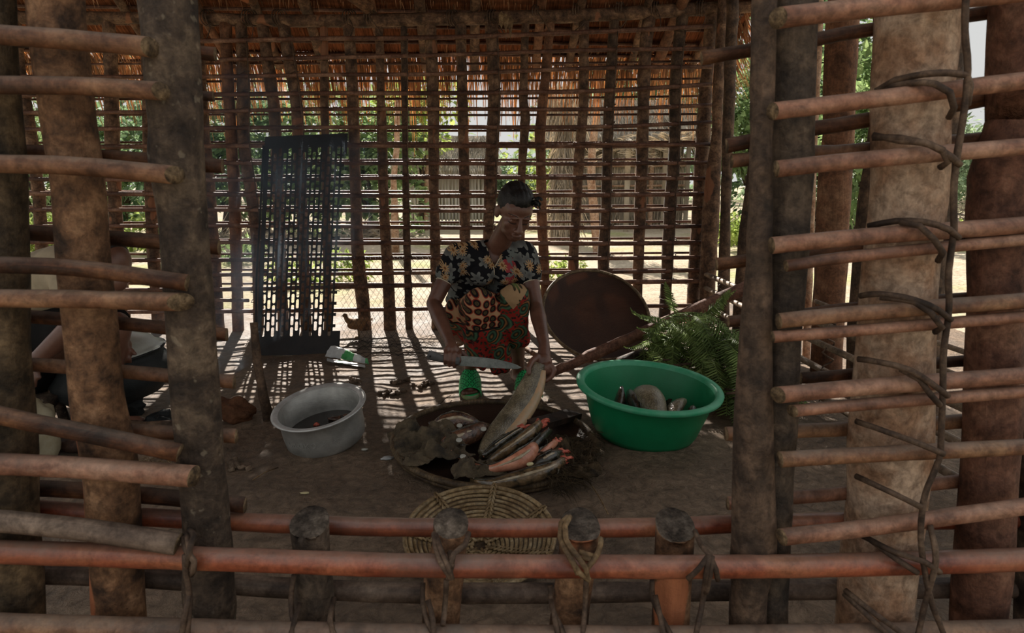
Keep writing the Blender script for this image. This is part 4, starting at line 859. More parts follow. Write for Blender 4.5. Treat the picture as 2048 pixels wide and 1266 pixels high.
# ------------------------------------------------------------------ green tub with fish
bc = G(1286, 866); bc.z = 0; Mb_ = tilt(bc + Vector((0, 0, .004)), 4.5, 3.5)
root = thing('plastic_tub', 'large green plastic tub holding fish beside the fern pile', 'tub', bc)
mb = MB(); mb.lathe([(0, .004), (.17, .002), (.195, .008), (.207, .03), (.232, .11), (.254, .190), (.2575, .196)], 72, 0, Mb_, .006)
mb.lathe([(.2545, .2), (.25, .19), (.228, .11), (.203, .033), (.19, .014), (0, .010)], 72, 0, Mb_, .006); mb.build('body', [M['plastic_green']], root)
mb = MB(); mb.lathe([(.252, .184), (.271, .184), (.282, .190), (.284, .2), (.280, .206), (.262, .208), (.2545, .204), (.25, .19)], 72, 0, Mb_, .006); mb.build('rim', [plain('green_rim', (44, 148, 104), .45, .45, 0, (84, 160, 124), 14)], root)
def fishy(name, lb, pts, rad, mat, flat=.6, tail=None, cut=None, fins=None, upv=None, belly=None, n=14, cat='fish', grp=None):
    """pts world points head/cut end first"""
    base = sum(pts, Vector()) / len(pts); root = thing(name, lb, cat, (base.x, base.y, min(p.z for p in pts)), grp)
    mb = MB(); mb.tube(pts, rad, n, .012, 0, 0, .06, flat=flat, upv=upv); mb.build('body', [mat], root)
    if tail is not None:
        d = (pts[-1] - pts[-2]).normalized(); s_ = Vector(tail).normalized(); mb = MB(); L = rad[0] * 1.2 if isinstance(rad, list) else .03; L = max(L, .022)
        w_ = d.cross(s_).normalized() * .0012; b = len(mb.v); p = pts[-1]; prof = [p - s_ * .004, p + d * L * .6 - s_ * L * .7, p + d * L * 1.1 - s_ * L * .75, p + d * L * .8, p + d * L * 1.1 + s_ * L * .75, p + d * L * .6 + s_ * L * .7, p + s_ * .004]
        mb.v += [q - w_ for q in prof] + [q + w_ for q in prof]
        mb.face(range(7)); mb.face([13 - k for k in range(7)])
        for k in range(7): j = (k + 1) % 7; mb.face((k, 7 + k, 7 + j, j))
        mb.build('tail_fin', [mat], root, smooth=False)
    if cut is not None:
        mb = MB(); r0 = (rad[0] if isinstance(rad, list) else rad) * 1.25; mb.ell(pts[0], r0 * 1.0, r0 * .8, r0 * .8, jit=.7, seed=len(lb), nu=16, nv=10)
        for k in range(4):
            a = R.uniform(0, 6.28); d = (pts[0] - pts[1]).normalized(); mb.tube([pts[0], pts[0] + d * r0 * 1.1 + Vector((math.cos(a), math.sin(a), .4)) * r0 * .8, pts[0] + d * r0 * 2 + Vector((math.cos(a), math.sin(a), -.2)) * r0], [r0 * .4, r0 * .3, r0 * .12], 7, .01, 0, 0, .3)
        mb.build('cut_flesh', [cut], root)
    for (f, h, side) in (fins or []):
        k = int(f * (len(pts) - 1)); a = pts[k]; b_ = pts[min(k + 1, len(pts) - 1)]; d = (b_ - a).normalized(); s_ = Vector(side).normalized(); r0 = rad[k] if isinstance(rad, list) else rad; mb = MB(); w_ = d.cross(s_).normalized() * .001
        q = [a + s_ * r0 * .7, a + s_ * (r0 + h) + d * h * .6, a + d * h * 2.2 + s_ * (r0 + h * .5), a + d * h * 2.6 + s_ * r0 * .5]
        mb.v += [x - w_ for x in q] + [x + w_ for x in q]; mb.face((0, 1, 2, 3)); mb.face((7, 6, 5, 4))
        for i in range(4): j = (i + 1) % 4; mb.face((i, 4 + i, 4 + j, j))
        mb.build('fin', [mat], root, smooth=False)
    if belly is not None:
        mb = MB(); q = [p + Vector(belly) * (rad[i] if isinstance(rad, list) else rad) * .35 for i, p in enumerate(pts)]; rr = [(rad[i] if isinstance(rad, list) else rad) * .82 for i in range(len(pts))]
        mb.tube(q, rr, n, .012, 0, 0, .04, flat=flat, upv=upv); mb.build('belly', [M['fish_pink'] if belly[2] > -5 else mat], root)
    return root
def B(x, y, z): return Mb_ @ Vector((x, y, z + .022))
fishy('fish', 'big silvery scaled fish arched in the middle of the green tub', [B(.0, -.16, .10), B(-.005, -.08, .135), B(-.005, .0, .13), B(.02, .08, .09), B(.03, .13, .06)], [0.037, 0.056, 0.061, 0.049, 0.024], M['fish_scaly'], .8, (1, 0, 0), upv=(1, 0, 0))
fishy('fish', 'dark fish tipped up at the left inside the green tub, mouth raised', [B(-.10, .03, .155), B(-.105, .01, .13), B(-.12, -.03, .09), B(-.15, -.08, .06)], [0.010, 0.024, 0.032, 0.024], M['fish_dark'], .7, (0, 0, 1))
fishy('fish', 'dark curved fish lying between the raised mouth and the big scaled fish', [B(-.05, -.12, .10), B(-.065, -.04, .12), B(-.06, .04, .11), B(-.04, .09, .08)], [0.024, 0.037, 0.032, 0.012], M['fish_dark'], .6, (0, 0, 1), fins=[(.3, .02, (0, 0, 1))])
fishy('fish', 'olive fish at the right inside the green tub with pale sheen', [B(.06, -.13, .09), B(.09, -.07, .115), B(.13, .0, .105), B(.16, .06, .08)], [0.027, 0.041, 0.034, 0.015], M['fish_scaly'], .6, (0, 0, 1))
fishy('fish', 'small dark fish lowest at the right edge inside the green tub', [B(.13, -.14, .08), B(.16, -.08, .1), B(.185, -.01, .085)], [0.024, 0.034, 0.015], M['fish_dark'], .6, (0, 0, 1))
fishy('fish', 'short pale bellied fish at the front left inside the green tub', [B(-.13, -.13, .09), B(-.1, -.10, .105), B(-.05, -.09, .10)], [0.020, 0.032, 0.017], M['fish_olive'], .6, (0, 0, 1))
fishy('fish', 'dark fish lying deepest along the back of the green tub', [B(-.1, .08, .07), B(0, .1, .08), B(.1, .09, .07)], [0.024, 0.041, 0.020], M['fish_dark'], .6, (0, 0, 1))

# ------------------------------------------------------------------ flat wicker tray with fish
tc_ = G(988, 903); tc_.z = 0; Mt = tilt(tc_ + Vector((0, 0, .0)), 3, 1.5)
root = thing('wicker_tray', 'round shallow wicker tray loaded with wet fish and sacking', 'tray', tc_)
def dish(mb, M_, r_, prof, nr=24, na=72, m=0, under=.006):
    for lay in (0, 1):
        b = len(mb.v)
        for j in range(nr + 1):
            rr = r_ * j / nr
            for i in range(na): a = 2 * math.pi * i / na; mb.v.append(M_ @ Vector((rr * math.cos(a), rr * math.sin(a), prof(j / nr) - under * lay)))
        for j in range(nr):
            for i in range(na):
                i2 = (i + 1) % na; q = [(b + j * na + i, j, i), (b + j * na + i2, j, i + 1), (b + (j + 1) * na + i2, j + 1, i + 1), (b + (j + 1) * na + i, j + 1, i)]
                if lay: q.reverse()
                mb.face([x[0] for x in q], [(r_ * x[1] / nr * math.cos(2 * math.pi * x[2] / na), r_ * x[1] / nr * math.sin(2 * math.pi * x[2] / na)) for x in q], m)
def ringt(mb, M_, r_, z, rt, n=72, m=0, wob=0, seg=8, a0=0, a1=2 * math.pi):
    q = [M_ @ Vector((r_ * (1 + wob * math.sin(3 * a)) * math.cos(a), r_ * (1 + wob * math.sin(3 * a)) * math.sin(a), z)) for a in [a0 + (a1 - a0) * i / n for i in range(n + 1)]]
    mb.tube(q, rt, seg, 1, m, m)
mb = MB(); dish(mb, Mt, .362, lambda f: .014 + .034 * f ** 5); mb.build('woven_bottom', [M['wicker']], root)
mb = MB(); ringt(mb, Mt, .368, .052, .013, 96); ringt(mb, Mt, .362, .034, .010, 96); mb.build('rim', [M['coil_dark']], root)
def T(px, py, z): return G(px, py, z)
def tf(name, lb, pl, mat, flat=.7, stripe=True, **k):
    pts = [T(a, b, z) for a, b, z, w_ in pl]; rad = [w_ / 2 * mpp(p) * (1 + .12 * math.sin(i * 2.3 + a)) for i, ((a, b, z, w_), p) in enumerate(zip(pl, pts))]
    if 'tail' not in k: k['tail'] = (.2, -.3, 1)
    rt = fishy(name, lb, pts, rad, M[mat], flat, **k)
    if stripe:
        mb = MB(); q = [p + Vector((.05, -.62, .62)) * r_ for p, r_ in zip(pts, rad)]; mb.tube(q[:-1], [r_ * .20 for r_ in rad[:-1]], 7, .012, 0, 0, .5); mb.build('pale_stripe', [M['fish_belly']], rt)
        mb = MB(); q = [p + Vector((-.15, .1, 1.0)) * r_ for p, r_ in zip(pts, rad)]; n = len(q)
        mb.tube(q[1:], [.0045 + .003 * math.sin(2.2 * i) for i in range(n - 1)], 6, .008, 0, 0, .9, flat=.3); mb.build('dorsal_fin', [M['fish_dark']], rt)
        mb = MB(); a = pts[0]; d = (pts[1] - pts[0]).normalized(); sd_ = d.cross(Vector((0, 0, 1))).normalized()
        for sg in (-1, 1): mb.tube([pts[1] + sd_ * sg * rad[1] * .7, pts[1] + sd_ * sg * rad[1] * 1.6 + d * .012 + Vector((0, 0, .004)), pts[1] + sd_ * sg * rad[1] * 1.9 + d * .03], [.006, .005, .001], 6, .008, 0, 0, .3, flat=.4)
        mb.build('side_fins', [M['fish_dark']], rt, smooth=False)
    return rt
# the fish being scaled, its tail end gripped by the woman
hp = [(1079, 726, 2.60, 22), (1074, 740, 2.595, 30), (1068, 756, 2.585, 40), (1056, 785, 2.55, 50), (1040, 815, 2.50, 54), (1018, 845, 2.43, 56), (995, 872, 2.365, 50), (978, 895, 2.32, 40), (966, 910, 2.28, 26)]
pts = [P(a, b, y) for a, b, y, w_ in hp]; rad = [w_ / 2 * mpp(p) for (a, b, y, w_), p in zip(hp, pts)]
held = fishy('fish', 'long silvery grey fish held upright by the tail over the tray', pts, rad, M['fish_scaly'], .5, upv=(1, 0, 0), fins=[(.45, .012, (-1, -.2, .3))])
mb = MB(); mb.tube([p + Vector((.35 * r_ + .35 * r_, -.002, 0)) for p, r_ in zip(pts, rad)][1:7], [r_ * .5 for r_ in rad][1:7], 12, .02, 0, 0, flat=.6, upv=(1, 0, 0)); mb.build('belly', [plain('fish_belly', (196, 156, 118), .35, .5, 0, (168, 150, 120), 30)], held)
tf('fish', 'reddish brown scaly fish at the back left of the wicker tray', [(868, 852, .07, 18), (885, 848, .075, 34), (915, 843, .08, 38), (945, 848, .07, 30), (962, 856, .06, 12)], 'fish_brown', 1.0)
tf('fish', 'brown streaked fish lying in front of the reddish one in the tray', [(888, 893, .06, 26), (905, 884, .07, 38), (935, 872, .075, 40), (962, 862, .07, 34), (978, 858, .06, 20)], 'fish_brown', 1.0)
tf('catfish', 'slim dark catfish nearest the held fish with red cut end', [(1044, 858, .10, 14), (1020, 872, .095, 18), (990, 893, .08, 17), (966, 912, .06, 10)], 'fish_dark', .9, cut=M['flesh'], belly=(0, 0, -.6))
tf('catfish', 'mottled olive catfish with raised red cut end at the tray back', [(1080, 848, .115, 20), (1060, 866, .11, 26), (1030, 888, .09, 28), (1000, 908, .07, 20), (975, 925, .05, 10)], 'fish_olive', .9, cut=M['flesh'])
tf('catfish', 'glossy black catfish between the olive one and the orange one', [(1099, 862, .10, 16), (1082, 878, .10, 22), (1062, 896, .09, 22), (1040, 910, .07, 16)], 'fish_dark', .9)
tf('catfish', 'orange pink skinned catfish with long tail at the front of tray', [(1068, 893, .10, 20), (1062, 903, .105, 32), (1040, 919, .10, 34), (1010, 931, .085, 28), (975, 938, .07, 17), (940, 925, .06, 9), (906, 909, .055, 4)], 'fish_pink', .9, tail=(0, .3, 1))
tf('catfish', 'pinkish gutted catfish with stringy cut end at the tray right', [(1112, 884, .09, 14), (1096, 898, .09, 20), (1080, 912, .085, 22), (1064, 926, .07, 14)], 'fish_pink', .9, cut=M['flesh'])
tf('catfish', 'dark wet catfish lying right of the pinkish gutted one', [(1122, 905, .08, 16), (1104, 912, .085, 26), (1085, 922, .08, 26), (1062, 934, .06, 16)], 'fish_dark', .9, cut=M['flesh'])
tf('catfish', 'yellow bellied catfish along the front rim of the tray', [(1128, 920, .08, 16), (1104, 936, .08, 24), (1066, 950, .07, 32), (1020, 962, .06, 30), (985, 968, .05, 20), (950, 962, .045, 9)], 'fish_olive', .9, cut=M['flesh'])
mb = MB(); mb.ell(T(1060, 928, .125), .012, .008, .006, rot=Matrix.Rotation(.4, 3, 'Z')); tag(mb.build('pale_shell', [M['shell']]), 'pale bean shaped shell on the orange pink catfish', 'shell')
for i, (px, py, z, lb) in enumerate([(919, 851, .10, 'round fish scale on the reddish brown fish'), (967, 858, .10, 'round fish scale near the belly of the held fish'), (918, 880, .10, 'round fish scale on the brown streaked fish'), (926, 913, .07, 'oval fish scale beside the tail of the orange catfish')]):
    mb = MB(); mb.ell(T(px, py, z), .011, .009, .0025, rot=Matrix.Rotation(.8, 3, 'X')); tag(mb.build('fish_scale', [M['scale']]), lb, 'scale')
# sacking
def rag(name, lb, cx, cy, w_, h_, ang, mat, amp=.05, zb=.045, seed=0, peak=None):
    c = G(cx, cy, zb)
    def fn(u, v):
        x = (u - .5) * w_; y = (v - .5) * h_; k = 1 + .18 * noise.noise(Vector((u * 3, v * 3, seed)))
        x, y = (x * math.cos(ang) - y * math.sin(ang)) * k, (x * math.sin(ang) + y * math.cos(ang)) * k
        q = Vector((x * 9, y * 9, seed)); z = amp * (.55 + .9 * noise.noise(q) + .5 * noise.noise(q * 2.3)) ; z = abs(z) + .016 * (1 - abs(noise.noise(q * 1.8 + Vector((5, 0, 0)))) * 5) * .6 + .007 * (1 - abs(noise.noise(q * 4.1)) * 5)
        if peak: z += peak[2] * math.exp(-((u - peak[0]) ** 2 + (v - peak[1]) ** 2) / .03)
        e = min(u, 1 - u, v, 1 - v); z *= min(1, .35 + e * 5)
        return c + Vector((x + .02 * noise.noise(q * 1.5), y + .02 * noise.noise(q * 1.5 + Vector((3, 3, 3))), max(z, -.03)))
    mb_ = sheet(name, fn, 60, 60, [mat], lambda u, v: 0, None, .003)
    for p in mb_.data.polygons: p.use_smooth = True
    tag(mb_, lb, 'cloth'); return mb_
rag('wet_sackcloth', 'crumpled wet grey brown sackcloth on the left side of the tray', 858, 895, .24, .32, .35, M['sack'], .06, .05, 3, (.35, .85, .06))
rag('wet_sackcloth', 'small dark fold of sackcloth at the front centre of the tray', 955, 945, .17, .12, .1, M['sack'], .05, .045, 8)
sr = rag('burlap_scrap', 'frayed brown burlap hanging over the right rim of the tray', 1135, 915, .22, .34, -.2, M['burlap'], .04, .045, 12)
mb = MB()
for i in range(700):
    a = R.uniform(0, 1); p = G(1112 + 72 * a + R.uniform(-24, 16), 968 - 90 * a * a + R.uniform(-34, 20), R.uniform(.03, .085)); strand(mb, p, Vector((R.gauss(.4, .7), R.gauss(-.6, .6), R.uniform(-.4, .5))), R.uniform(.02, .07), .0024, .6)
o = mb.build('frayed_threads', [M['burlap']], sr, origin=sr.location, smooth=False); o.location = (0, 0, 0)
mb = MB(); a = T(1068, 850, .09); b = T(1148, 828, .06); d = (b - a); mb.box((a + b) / 2, d.length, .075, .022, 0, Vector((1, 0, 0)).rotation_difference(d.normalized()).to_matrix())
tag(mb.build('dark_board', [M['plankd']], smooth=False), 'short dark board lying across the back rim of the fish tray', 'board')

# ------------------------------------------------------------------ small open cane basket in front
kc = Vector((G(960, 1060).x * 1.67 / G(960, 1060).y, 1.67, .0)); Mk = tilt(Vector((kc.x, 1.68, .064)), 11, 0); root = thing('cane_basket', 'shallow open weave cane basket of concentric rings near the sill', 'basket', kc)
RB = .2; bw = lambda f: -.045 * (1 - f ** 2.2)
for i in range(15):
    f = .12 + .88 * i / 14; mb = MB(); ringt(mb, Mk, RB * f, bw(f), .0052 if i < 14 else .0065, 64, 0, .004, 7, R.uniform(0, 6), 0 + 0); mb = MB()
    a0 = R.uniform(0, 6.28); ringt(mb, Mk, RB * f, bw(f), .0052 if i < 13 else .0066, 64, 0, .004, 7, a0, a0 + 6.28); o = mb.build('ring', [M['cane']], root)
for k in range(7):
    a = .45 + 2 * math.pi * k / 7; mb = MB(); mb.tube([Mk @ Vector((RB * f * math.cos(a), RB * f * math.sin(a), bw(f) + .004)) for f in (.08, .3, .55, .8, 1.02)], .004, 6, .03)
    for i in range(14):     # herringbone wraps
        f = .16 + .86 * i / 14; f2 = f + .075
        for sg in (-1, 1):
            da = sg * .0085 / (RB * f); mb.tube([Mk @ Vector((RB * f * math.cos(a + da), RB * f * math.sin(a + da), bw(f) + .008)), Mk @ Vector((RB * f2 * math.cos(a + da * .2), RB * f2 * math.sin(a + da * .2), bw(min(1, f2)) + .011))], .0036, 5, .05)
    mb.build('rib', [M['cane']], root)
mb = MB(); dish(mb, Mk, .03, lambda f: -.046, 3, 16); mb.build('hub', [M['coil_dark']], root)

# ------------------------------------------------------------------ big winnowing tray leaning at the back
bt = G(1196, 721, .012); tp = P(1190, 540, 4.17); up_ = (tp - bt).normalized(); xx = Vector((1, .12, 0)); xx = (xx - up_ * xx.dot(up_)).normalized(); nn = xx.cross(up_)
Mw = Matrix((xx, up_, nn)).transposed().to_4x4(); cw = (bt + tp) / 2; ra = (tp - bt).length / 2 - .012; Mw = Matrix.Translation(cw) @ Mw @ Matrix.Diagonal((.31 / ra, 1, 1, 1))
root = thing('winnowing_tray', 'big dark round woven tray leaning behind the pole and ferns', 'tray', bt)
mb = MB(); dish(mb, Mw, ra, lambda f: -.04 * (1 - f ** 2.5), 24, 80); mb.build('woven_disc', [M['wicker']], root)
mb = MB(); ringt(mb, Mw, ra + .004, 0, .0095, 96); mb.build('rim', [M['coil']], root)
mb = MB(); mb.tube([Vector((cw.x, bt.y + .50, .0)), Vector((cw.x, tp.y + .01, tp.z - .14))], .012, 7, .1, 0, 1, .1); tag(mb.build('prop_stick', [M['bark_back'], M['cut']]), 'short stick propping the big woven tray from behind', 'stick')

# ------------------------------------------------------------------ peeled pole, logs, sticks
def stick(name, lb, pts, r_, mat, jit=.12, cat='stick', n=12, **k):
    mb = MB().tube(pts, r_, n, .03, 0, 1, jit, **k); o = mb.build(name, [M[mat], M['cut']]); return tag(o, lb, cat)
a = G(1088, 752, .02); b = P(1500, 572, 3.62)
stick('peeled_pole', 'long peeled pole slanting from behind her hand up to the side rails', [a, a.lerp(b, .1), a.lerp(b, .18), a.lerp(b, .2), a.lerp(b, .42), a.lerp(b, .44), a.lerp(b, .75), b], [.022, .026, .026, .033, .028, .033, .036, .040], 'bark_red', .14, 'pole', knob=[(2.5, 1.5, .2, .4)])
stick('branch', 'thin crooked branch on the floor behind the kneeling woman', [G(905, 695, .02), G(940, 678, .04), G(985, 660, .05), G(1040, 690, .05), G(1098, 728, .02)], [.012, .016, .016, .015, .012], 'bark_tan', .2)
root = thing('log', 'short dark log with ringed end under the fern pile', 'log', G(1270, 735))
mb = MB().tube([G(1236, 728, .035), G(1270, 722, .05), G(1310, 716, .055)], [.034, .05, .055], 16, .03, 0, 1, .1); mb.build('trunk', [M['bark_grey'], M['cut']], root)
mb = MB(); c0 = G(1296, 718, .055); mb.tube([c0, c0 + Vector((.014, 0, .001))], .062, 18, .05, 0, 0, .05); mb.build('ring', [M['bark_tan']], root)
stick('branch', 'thin twig crossing the floor just behind the green tub rim', [G(1180, 745, .01), G(1215, 728, .02), G(1240, 722, .03)], .008, 'bark_tan', .2)
stick('wooden_stake', 'dark leaning stake planted in the dirt left of the aluminium pot', [G(537, 852, -.03), P(527, 790, G(537, 852).y + .01), P(514, 720, G(537, 852).y + .03), P(508, 645, G(537, 852).y + .05)], [.019, .019, .017, .016], 'bark_dark', .3, n=14, knob=[(.5, 5.6, .5, .2)])
stick('wooden_stake', 'dark forked stick propped by the fire at the far left', [G(92, 835, 0), P(112, 780, 2.74), P(140, 728, 2.8)], [.026, .024, .02], 'bark_dark', .35)
mb = MB(); c0 = G(465, 822, .045); mb.ell(c0, .085, .06, .055, jit=.5, seed=5, nu=26, nv=16, rot=Matrix.Rotation(.3, 3, 'Y')); tag(mb.build('clay_lump', [M['clay']]), 'reddish brown clay lump by the grey knotty post near the fire', 'stone')
mb = MB(); c0 = G(500, 822, .03); mb.ell(c0, .02, .018, .018, jit=.8, seed=9, nu=14, nv=9); tag(mb.build('small_stone', [M['clay']]), 'small pale lump touching the right tip of the clay lump', 'stone')

# ------------------------------------------------------------------ black pot with white enamel lid
qc = Vector((P(228, 700, 2.9).x, 2.9, 0)); root = thing('black_pot', 'sooty round pot with white enamel lid on the fire', 'pot', qc)
Mq = tilt(qc + Vector((0, 0, .055)), 3, -6); mb = MB(); mb.lathe([(0, 0), (.1, .003), (.18, .03), (.235, .09), (.24, .14), (.215, .185), (.205, .2), (.215, .21), (.2, .212), (0, .2)], 48, 0, Mq); mb.build('body', [M['soot']], root)
mb = MB(); mb.lathe([(.218, .212), (.222, .217), (.20, .222), (.192, .232), (.178, .252), (.12, .278), (.06, .288), (0, .29)], 48, 0, Mq); ld = mb.build('lid', [M['enamel']], root)
mb = MB(); ringt(mb, Mq, .221, .213, .005, 48); mb.build('lid_rim', [M['soot']], ld, origin=qc); bpy.context.view_layer.update()
mb = MB(); mb.tube([Mq @ Vector((.03, -.01, .284)), Mq @ Vector((.035, 0, .305)), Mq @ Vector((.06, .0, .305)), Mq @ Vector((.07, .0, .282))], .008, 8, .01); mb.build('lid_knob', [M['soot']], root)
for i, (px, py, r_) in enumerate([(205, 868, .06), (318, 846, .06), (260, 815, .06)]):
    mb = MB(); mb.ell(G(px, py, .03), r_, r_ * .8, .045, jit=.7, seed=i * 5 + 1, nu=18, nv=12); tag(mb.build('hearth_stone', [M['soot']]), ['sooty hearth stone at the front left under the black pot', 'sooty hearth stone at the right under the black pot', 'sooty hearth stone behind under the black pot'][i], 'stone')
stick('firewood', 'charred log end pushed under the right side of black pot', [G(360, 850, .03), G(300, 856, .04), G(240, 850, .04)], [.022, .026, .024], 'bark_dark', .2)
stick('firewood', 'charred flat firewood piece lying left of the black pot', [G(90, 885, .03), G(150, 890, .035), G(210, 880, .03)], [.03, .032, .03], 'plankd', .2)
mb = MB()
for i in range(160): p = G(R.uniform(255, 345), R.uniform(915, 940), .01); strand(mb, p, Vector((R.gauss(0, 1), R.gauss(0, 1), .4)), .015, .003, .2)
tag(mb.build('wood_chips', [M['vine_pale']], smooth=False), 'scatter of pale wood chips on the floor by the left posts', 'chips', None, 'stuff')

# ------------------------------------------------------------------ fern pile
mb = MB()
def frond(p0, d, L, droop, side=None, curl=0):
    d = d.normalized(); q = [p0]; t_ = d.copy(); K = 10
    for k in range(K):
        q.append(q[-1] + t_ * L / K); t_ = (t_ + Vector((0, 0, -droop * .16)) + (side or Vector()) * .1 + (Vector((0, 0, 1)) * curl * (k / K) ** 3)).normalized()
    mb.tube(q, [.0022 * (1 - i / (K + 1)) + .0006 for i in range(K + 1)], 4, 1, 0, 0)
    s0 = d.cross(Vector((R.uniform(-.5, .5), R.uniform(-.5, .2), 1))).normalized(); NP = 20
    for i in range(NP):
        f = .12 + .88 * i / NP; k = min(int(f * K), K - 1); fr = f * K - k; p = q[k].lerp(q[k + 1], fr); td = (q[k + 1] - q[k]).normalized(); s_ = (s0 - td * s0.dot(td)).normalized(); nn_ = td.cross(s_)
        l = L * .21 * math.sin(math.pi * min(1, .25 + f * .78)) ** .8 + .004
        for sg in (-1, 1):
            dd = (s_ * sg + td * .35 + nn_ * R.uniform(-.15, .15) + Vector((0, 0, -.25))).normalized(); w_ = .0075; b = len(mb.v)
            tt = td * w_ * .55; pr = [p - tt, p + dd * l * .5 - tt * .95 + nn_ * .002, p + dd * l, p + dd * l * .5 + tt * .95 + nn_ * .002, p + tt]
            mb.v += pr + [p + dd * l * .5 + nn_ * .0045]; mb.face((b, b + 1, b + 5)); mb.face((b + 1, b + 2, b + 5)); mb.face((b + 2, b + 3, b + 5)); mb.face((b + 3, b + 4, b + 5)); mb.face((b + 4, b, b + 5))
def top(px): 
    X = [(1250, 640), (1300, 626), (1345, 612), (1385, 612), (1410, 632), (1440, 655), (1480, 672), (1540, 690)]
    for a, b in zip(X, X[1:]):
        if a[0] <= px <= b[0]: return a[1] + (b[1] - a[1]) * (px - a[0]) / (b[0] - a[0])
    return 690
for i in range(150):
    px = R.uniform(1285, 1500); tpy = top(px); lo = 690 + (px - 1285) * .62; py = tpy + 14 + (lo - tpy - 10) * R.random() ** 1.1
    y = 3.42 - (px - 1285) / 215 * .62 - (py - tpy) / 1365 * 1.6 + R.uniform(-.03, .12); p = P(px, py, y)
    if p.z < .05: p.z = .05
    an = R.gauss(-.5, .8); d = Vector((math.cos(an), math.sin(an) - .5, R.uniform(-.15, .55)))
    frond(p, d, R.uniform(.2, .36), R.uniform(.6, 1.4), None)
for px, py, dx, dz in [(1330, 640, -1, .35), (1340, 655, -1, .1), (1320, 650, -.8, .5), (1325, 670, -1, -.2), (1400, 640, .6, .9), (1420, 645, .3, 1), (1350, 630, -.3, .9), (1330, 690, -.7, -.5), (1340, 700, -.5, -.7)]:
    frond(P(px, py, 3.3), Vector((dx, -.3, dz)), R.uniform(.17, .24), .3, None, .8 if dx < -.7 else 0)
o = mb.build('fern_pile', [M['fern']], smooth=False); tag(o, 'tangled heap of fresh green fern fronds behind the green tub', 'ferns', None, 'stuff')
mb = MB()
for i in range(40):
    px = R.uniform(1300, 1500); py = R.uniform(725, 830); p = G(px, min(py, 700 + (px - 1290) * .55), .04 + R.random() * .12); d = Vector((1, R.uniform(-.6, .3), R.uniform(-.1, .2))); mb.tube([p, p + d * .12, p + d * .25], .006, 5, .1, 0, 0, .2)
tag(mb.build('dry_stems', [M['bark_dark']]), 'dark dry stems bundled underneath the fern heap', 'stems', None, 'stuff')

# ------------------------------------------------------------------ litter on the floor
def bit(px, py, lb, mat, rx=.012, ry=.008, rz_=.003, nm='fish_scale', cat='scale'):
    mb = MB(); p = G(px, py, .004); p.z = gz(p.x, p.y) + .004; mb.ell(p, rx, ry, rz_, jit=.5, seed=px, nu=12, nv=6); tag(mb.build(nm, [mat]), lb, cat)
bit(774, 916, 'bright white flake on the floor left of the fish tray', M['paper_w'], .024, .013, .006, 'white_flake', 'flake')
bit(729, 900, 'greyish shell flake on the floor right of the aluminium pot', M['scale'], .014, .008, .004)
bit(789, 873, 'tiny pale flake on the floor between pot and tray', M['paper_w'], .009, .004, .003, 'white_flake', 'flake')
bit(963, 801, 'small pearly scale on the floor right of the green slipper toe', M['scale'], .012, .006, .003)
bit(966, 810, 'lower pearly scale on the floor by the green slipper toe', M['scale'], .011, .006, .003)
bit(610, 990, 'yellowish leaf scrap on the floor below the aluminium pot', M['shell'], .016, .007, .003, 'leaf_scrap', 'leaf')
for i, (px, py, s_, lb) in enumerate([(800, 762, .05, 'dark clod of mud behind the pot toward the netting'), (775, 787, .04, 'crumbly mud clod right of the aluminium pot rim'), (700, 765, .03, 'small mud clod just behind the aluminium pot'), (845, 770, .03, 'small mud clod left of the green slipper'), (1080, 806, .045, 'flat mud clod beside the tail of the held fish'), (470, 935, .05, 'low mud clod right of the grey knotty post')]):
    mb = MB(); p = G(px, py)
    for k in range(9): mb.ell(p + Vector((R.gauss(0, s_ * .6), R.gauss(0, s_ * .5), .004)), R.uniform(.008, .02), R.uniform(.008, .018), R.uniform(.006, .014), jit=.8, seed=k + i * 9, nu=10, nv=6)
    tag(mb.build('mud_clod', [M['dirt']]), lb, 'mud')
for i, (a, b, lb) in enumerate([((556, 935), (505, 960), 'dry straw stem on floor'), ((1180, 966), (1216, 1028), 'dry straw'), ((880, 808), (902, 790), 'thin twig')]):
    pa_, pb_ = G(a[0], a[1], .012), G(b[0], b[1], .014); mb = MB().tube([pa_, (pa_ + pb_) / 2 + Vector((0, 0, .006)), pb_], .0022, 5, .05); tag(mb.build('dry_straw', [M['vine_pale'] if i < 2 else M['bark_dark']]), ['pale dry stem on the floor near the grey knotty post', 'pale dry stem on the floor below the green tub', 'thin dark twig on the floor beside the green slipper'][i], 'stem')
for i in range(3):
    q = P(1003 + 9 * i, 22 + 4 * i, 4.40); mb = MB(); sh = [(0, 0), (.02, -.03), (.012, -.07), (.0, -.10 - .02 * i), (-.016, -.06), (-.018, -.02)]
    b = len(mb.v); mb.v += [q + Vector((x, .004 * math.sin(z * 60), z)) for x, z in sh] + [q + Vector((x, .004 + .004 * math.sin(z * 60), z)) for x, z in sh]; mb.face(range(6)); mb.face([11 - k for k in range(6)])
    for k in range(6): j = (k + 1) % 6; mb.face((k, 6 + k, 6 + j, j))
    tag(mb.build('dry_leaf', [M['vine_pale']], smooth=False), ['left of three dry leaves stuck on the roof beam', 'middle of three dry leaves stuck on the roof beam', 'right of three dry leaves stuck on the roof beam'][i], 'leaf')
